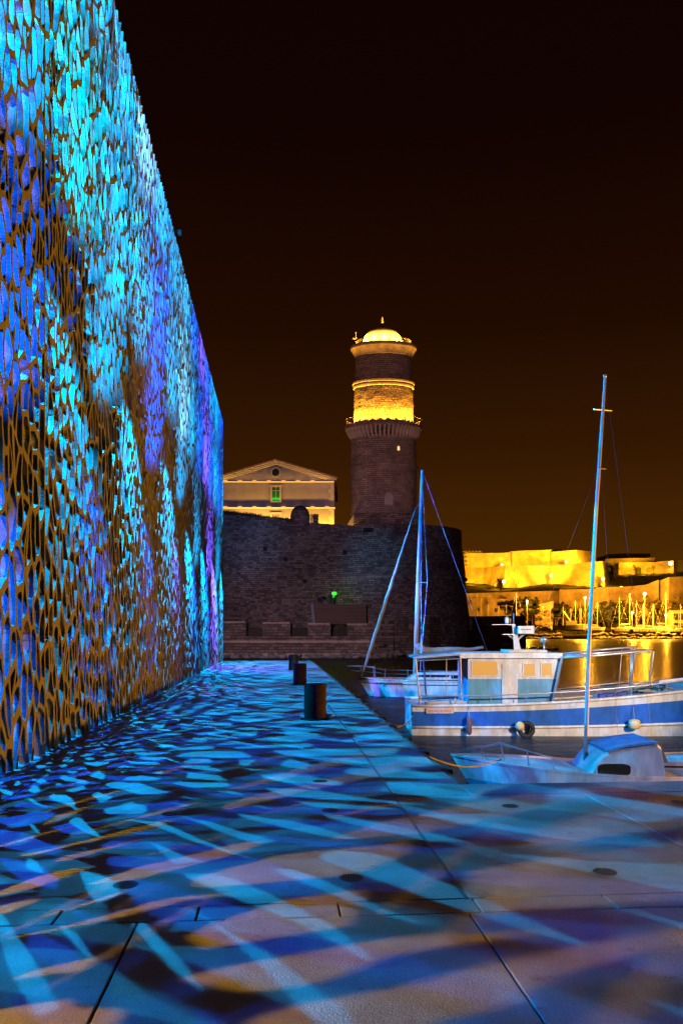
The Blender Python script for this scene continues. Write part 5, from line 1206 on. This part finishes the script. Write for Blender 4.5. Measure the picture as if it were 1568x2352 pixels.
# stern of another boat at the right edge
dn = empty('pale_dinghy', at(1560, 1795, 15.6), 'pale violet lit dinghy with a dark stripe at the right picture edge', 'dinghy')
mb = MB(); dx0 = pxx(1526, 16.0); 
def fd_(v): return Vector((dx0+v.x, 16.9+v.y, WATER+v.z+0.05))
rowsD = hull_mb(mb, 3.6, 1.4, 0.62, 0.50, d=0.2, rake=0.3, fr=fd_, bands=[1, 1, 0, 0, 0, 0], tr=0.8); fixn(mb.build('hull', [p_white, p_black], dn))
mb = MB(); mb.tube([fd_(Vector((q[5][0], -q[5][1]-0.005, q[5][2]))) for q in rowsD], 0.022, 6); mb.build('stripe', p_red, dn)
# mooring ropes
def rope(a, b_, sag, label):
    mb = MB(); P = [a.lerp(b_, k/14)-Vector((0, 0, sag*math.sin(k/14*math.pi))) for k in range(15)]; mb.tube(P, 0.014, 5); tag(mb.build('mooring_rope', m_rope, smooth=True), label, 'rope')
rope(at(952, 1640, 24.8), W(QE+0.05, 16.5, -0.1), 0.35, 'slack mooring rope from the fishing boat stern to the quay')
rope(at(950, 1660, 24.6), W(QE+0.05, 19.5, -0.1), 0.3, 'second mooring rope from the fishing boat stern, farther along the quay')
rope(at(1150, 1745, 15.6), W(QE+0.05, 11.5, -0.1), 0.2, 'mooring rope from the bow of the small cabin boat to the quay')
# ------------------------------------------------------------------ sodium fill to the right and warm lamps inside the lace
lamp('sodium_fill_light', W(20, 14, -0.55), 25000, (1.0, 0.40, 0.015), r=0.15, typ='SPOT', to=W(-3, 9, 4.5), angle=104, blend=0.8)  # low spot over the water, added to light the lace front
for (l, z, p) in ((-3.0, 3.4, 2000), (2.8, 3.4, 1700)):
    lamp('warm_projector_light', W(WS-1.75, l, z), p, (1.0, 0.50, 0.008), r=0.02, typ='SPOT', to=W(WS+0.6, l+0.3, z-0.5), angle=176, blend=0.1)
# blue and cyan projectors on the museum's far corner wash the fort
lamp('fort_wash_light', W(-4.5, 46.5, 9), 14000, (0.10, 0.14, 1.0), r=0.2, typ='SPOT', to=at(600, 1330, 106), angle=50, blend=1.0)
lamp('fort_wash_light', W(-4.0, 46.5, 11), 60000, (0.0, 0.40, 0.9), r=0.2, typ='SPOT', to=at(850, 1290, 103), angle=11, blend=1.0)
lamp('fort_wash_light', W(-5.0, 46.5, 11), 40000, (0.0, 0.32, 0.9), r=0.2, typ='SPOT', to=at(570, 1245, 106), angle=13, blend=1.0)
lamp('fort_wash_light', W(-4.5, 46.5, 12), 44000, (0.38, 0.29, 0.46), r=0.2, typ='SPOT', to=at(760, 1330, 110), angle=60, blend=1.0)  # added greyish violet fill for the fort walls
# warm white fill added at the right to brighten the boats
lamp('boat_fill_light', W(13, 8.0, 4.5), 15000, (1.0, 0.76, 0.60), r=0.2, typ='SPOT', to=at(1260, 1535, 25), angle=34, blend=0.7)
lamp('tower_fill_light', W(-4.5, 46.5, 12.5), 62000, (0.90, 0.40, 0.30), r=0.2, typ='SPOT', to=at(885, 975, 114), angle=27, blend=0.7)  # added reddish brown fill to lift the tower
lamp('sea_wall_fill_light', W(-3.6, 46.2, 3), 34000, (0.75, 0.42, 0.30), r=0.2, typ='SPOT', to=at(700, 1468, 101), angle=38, blend=1.0)  # added warm fill to bring out the sea wall
lamp('boat_fill_light', W(9.5, 6.0, 2.6), 1500, (0.62, 0.62, 1.0), r=0.15, typ='SPOT', to=at(1430, 1755, 15.4), angle=36, blend=0.8)  # added violet-white fill for the small cabin boat
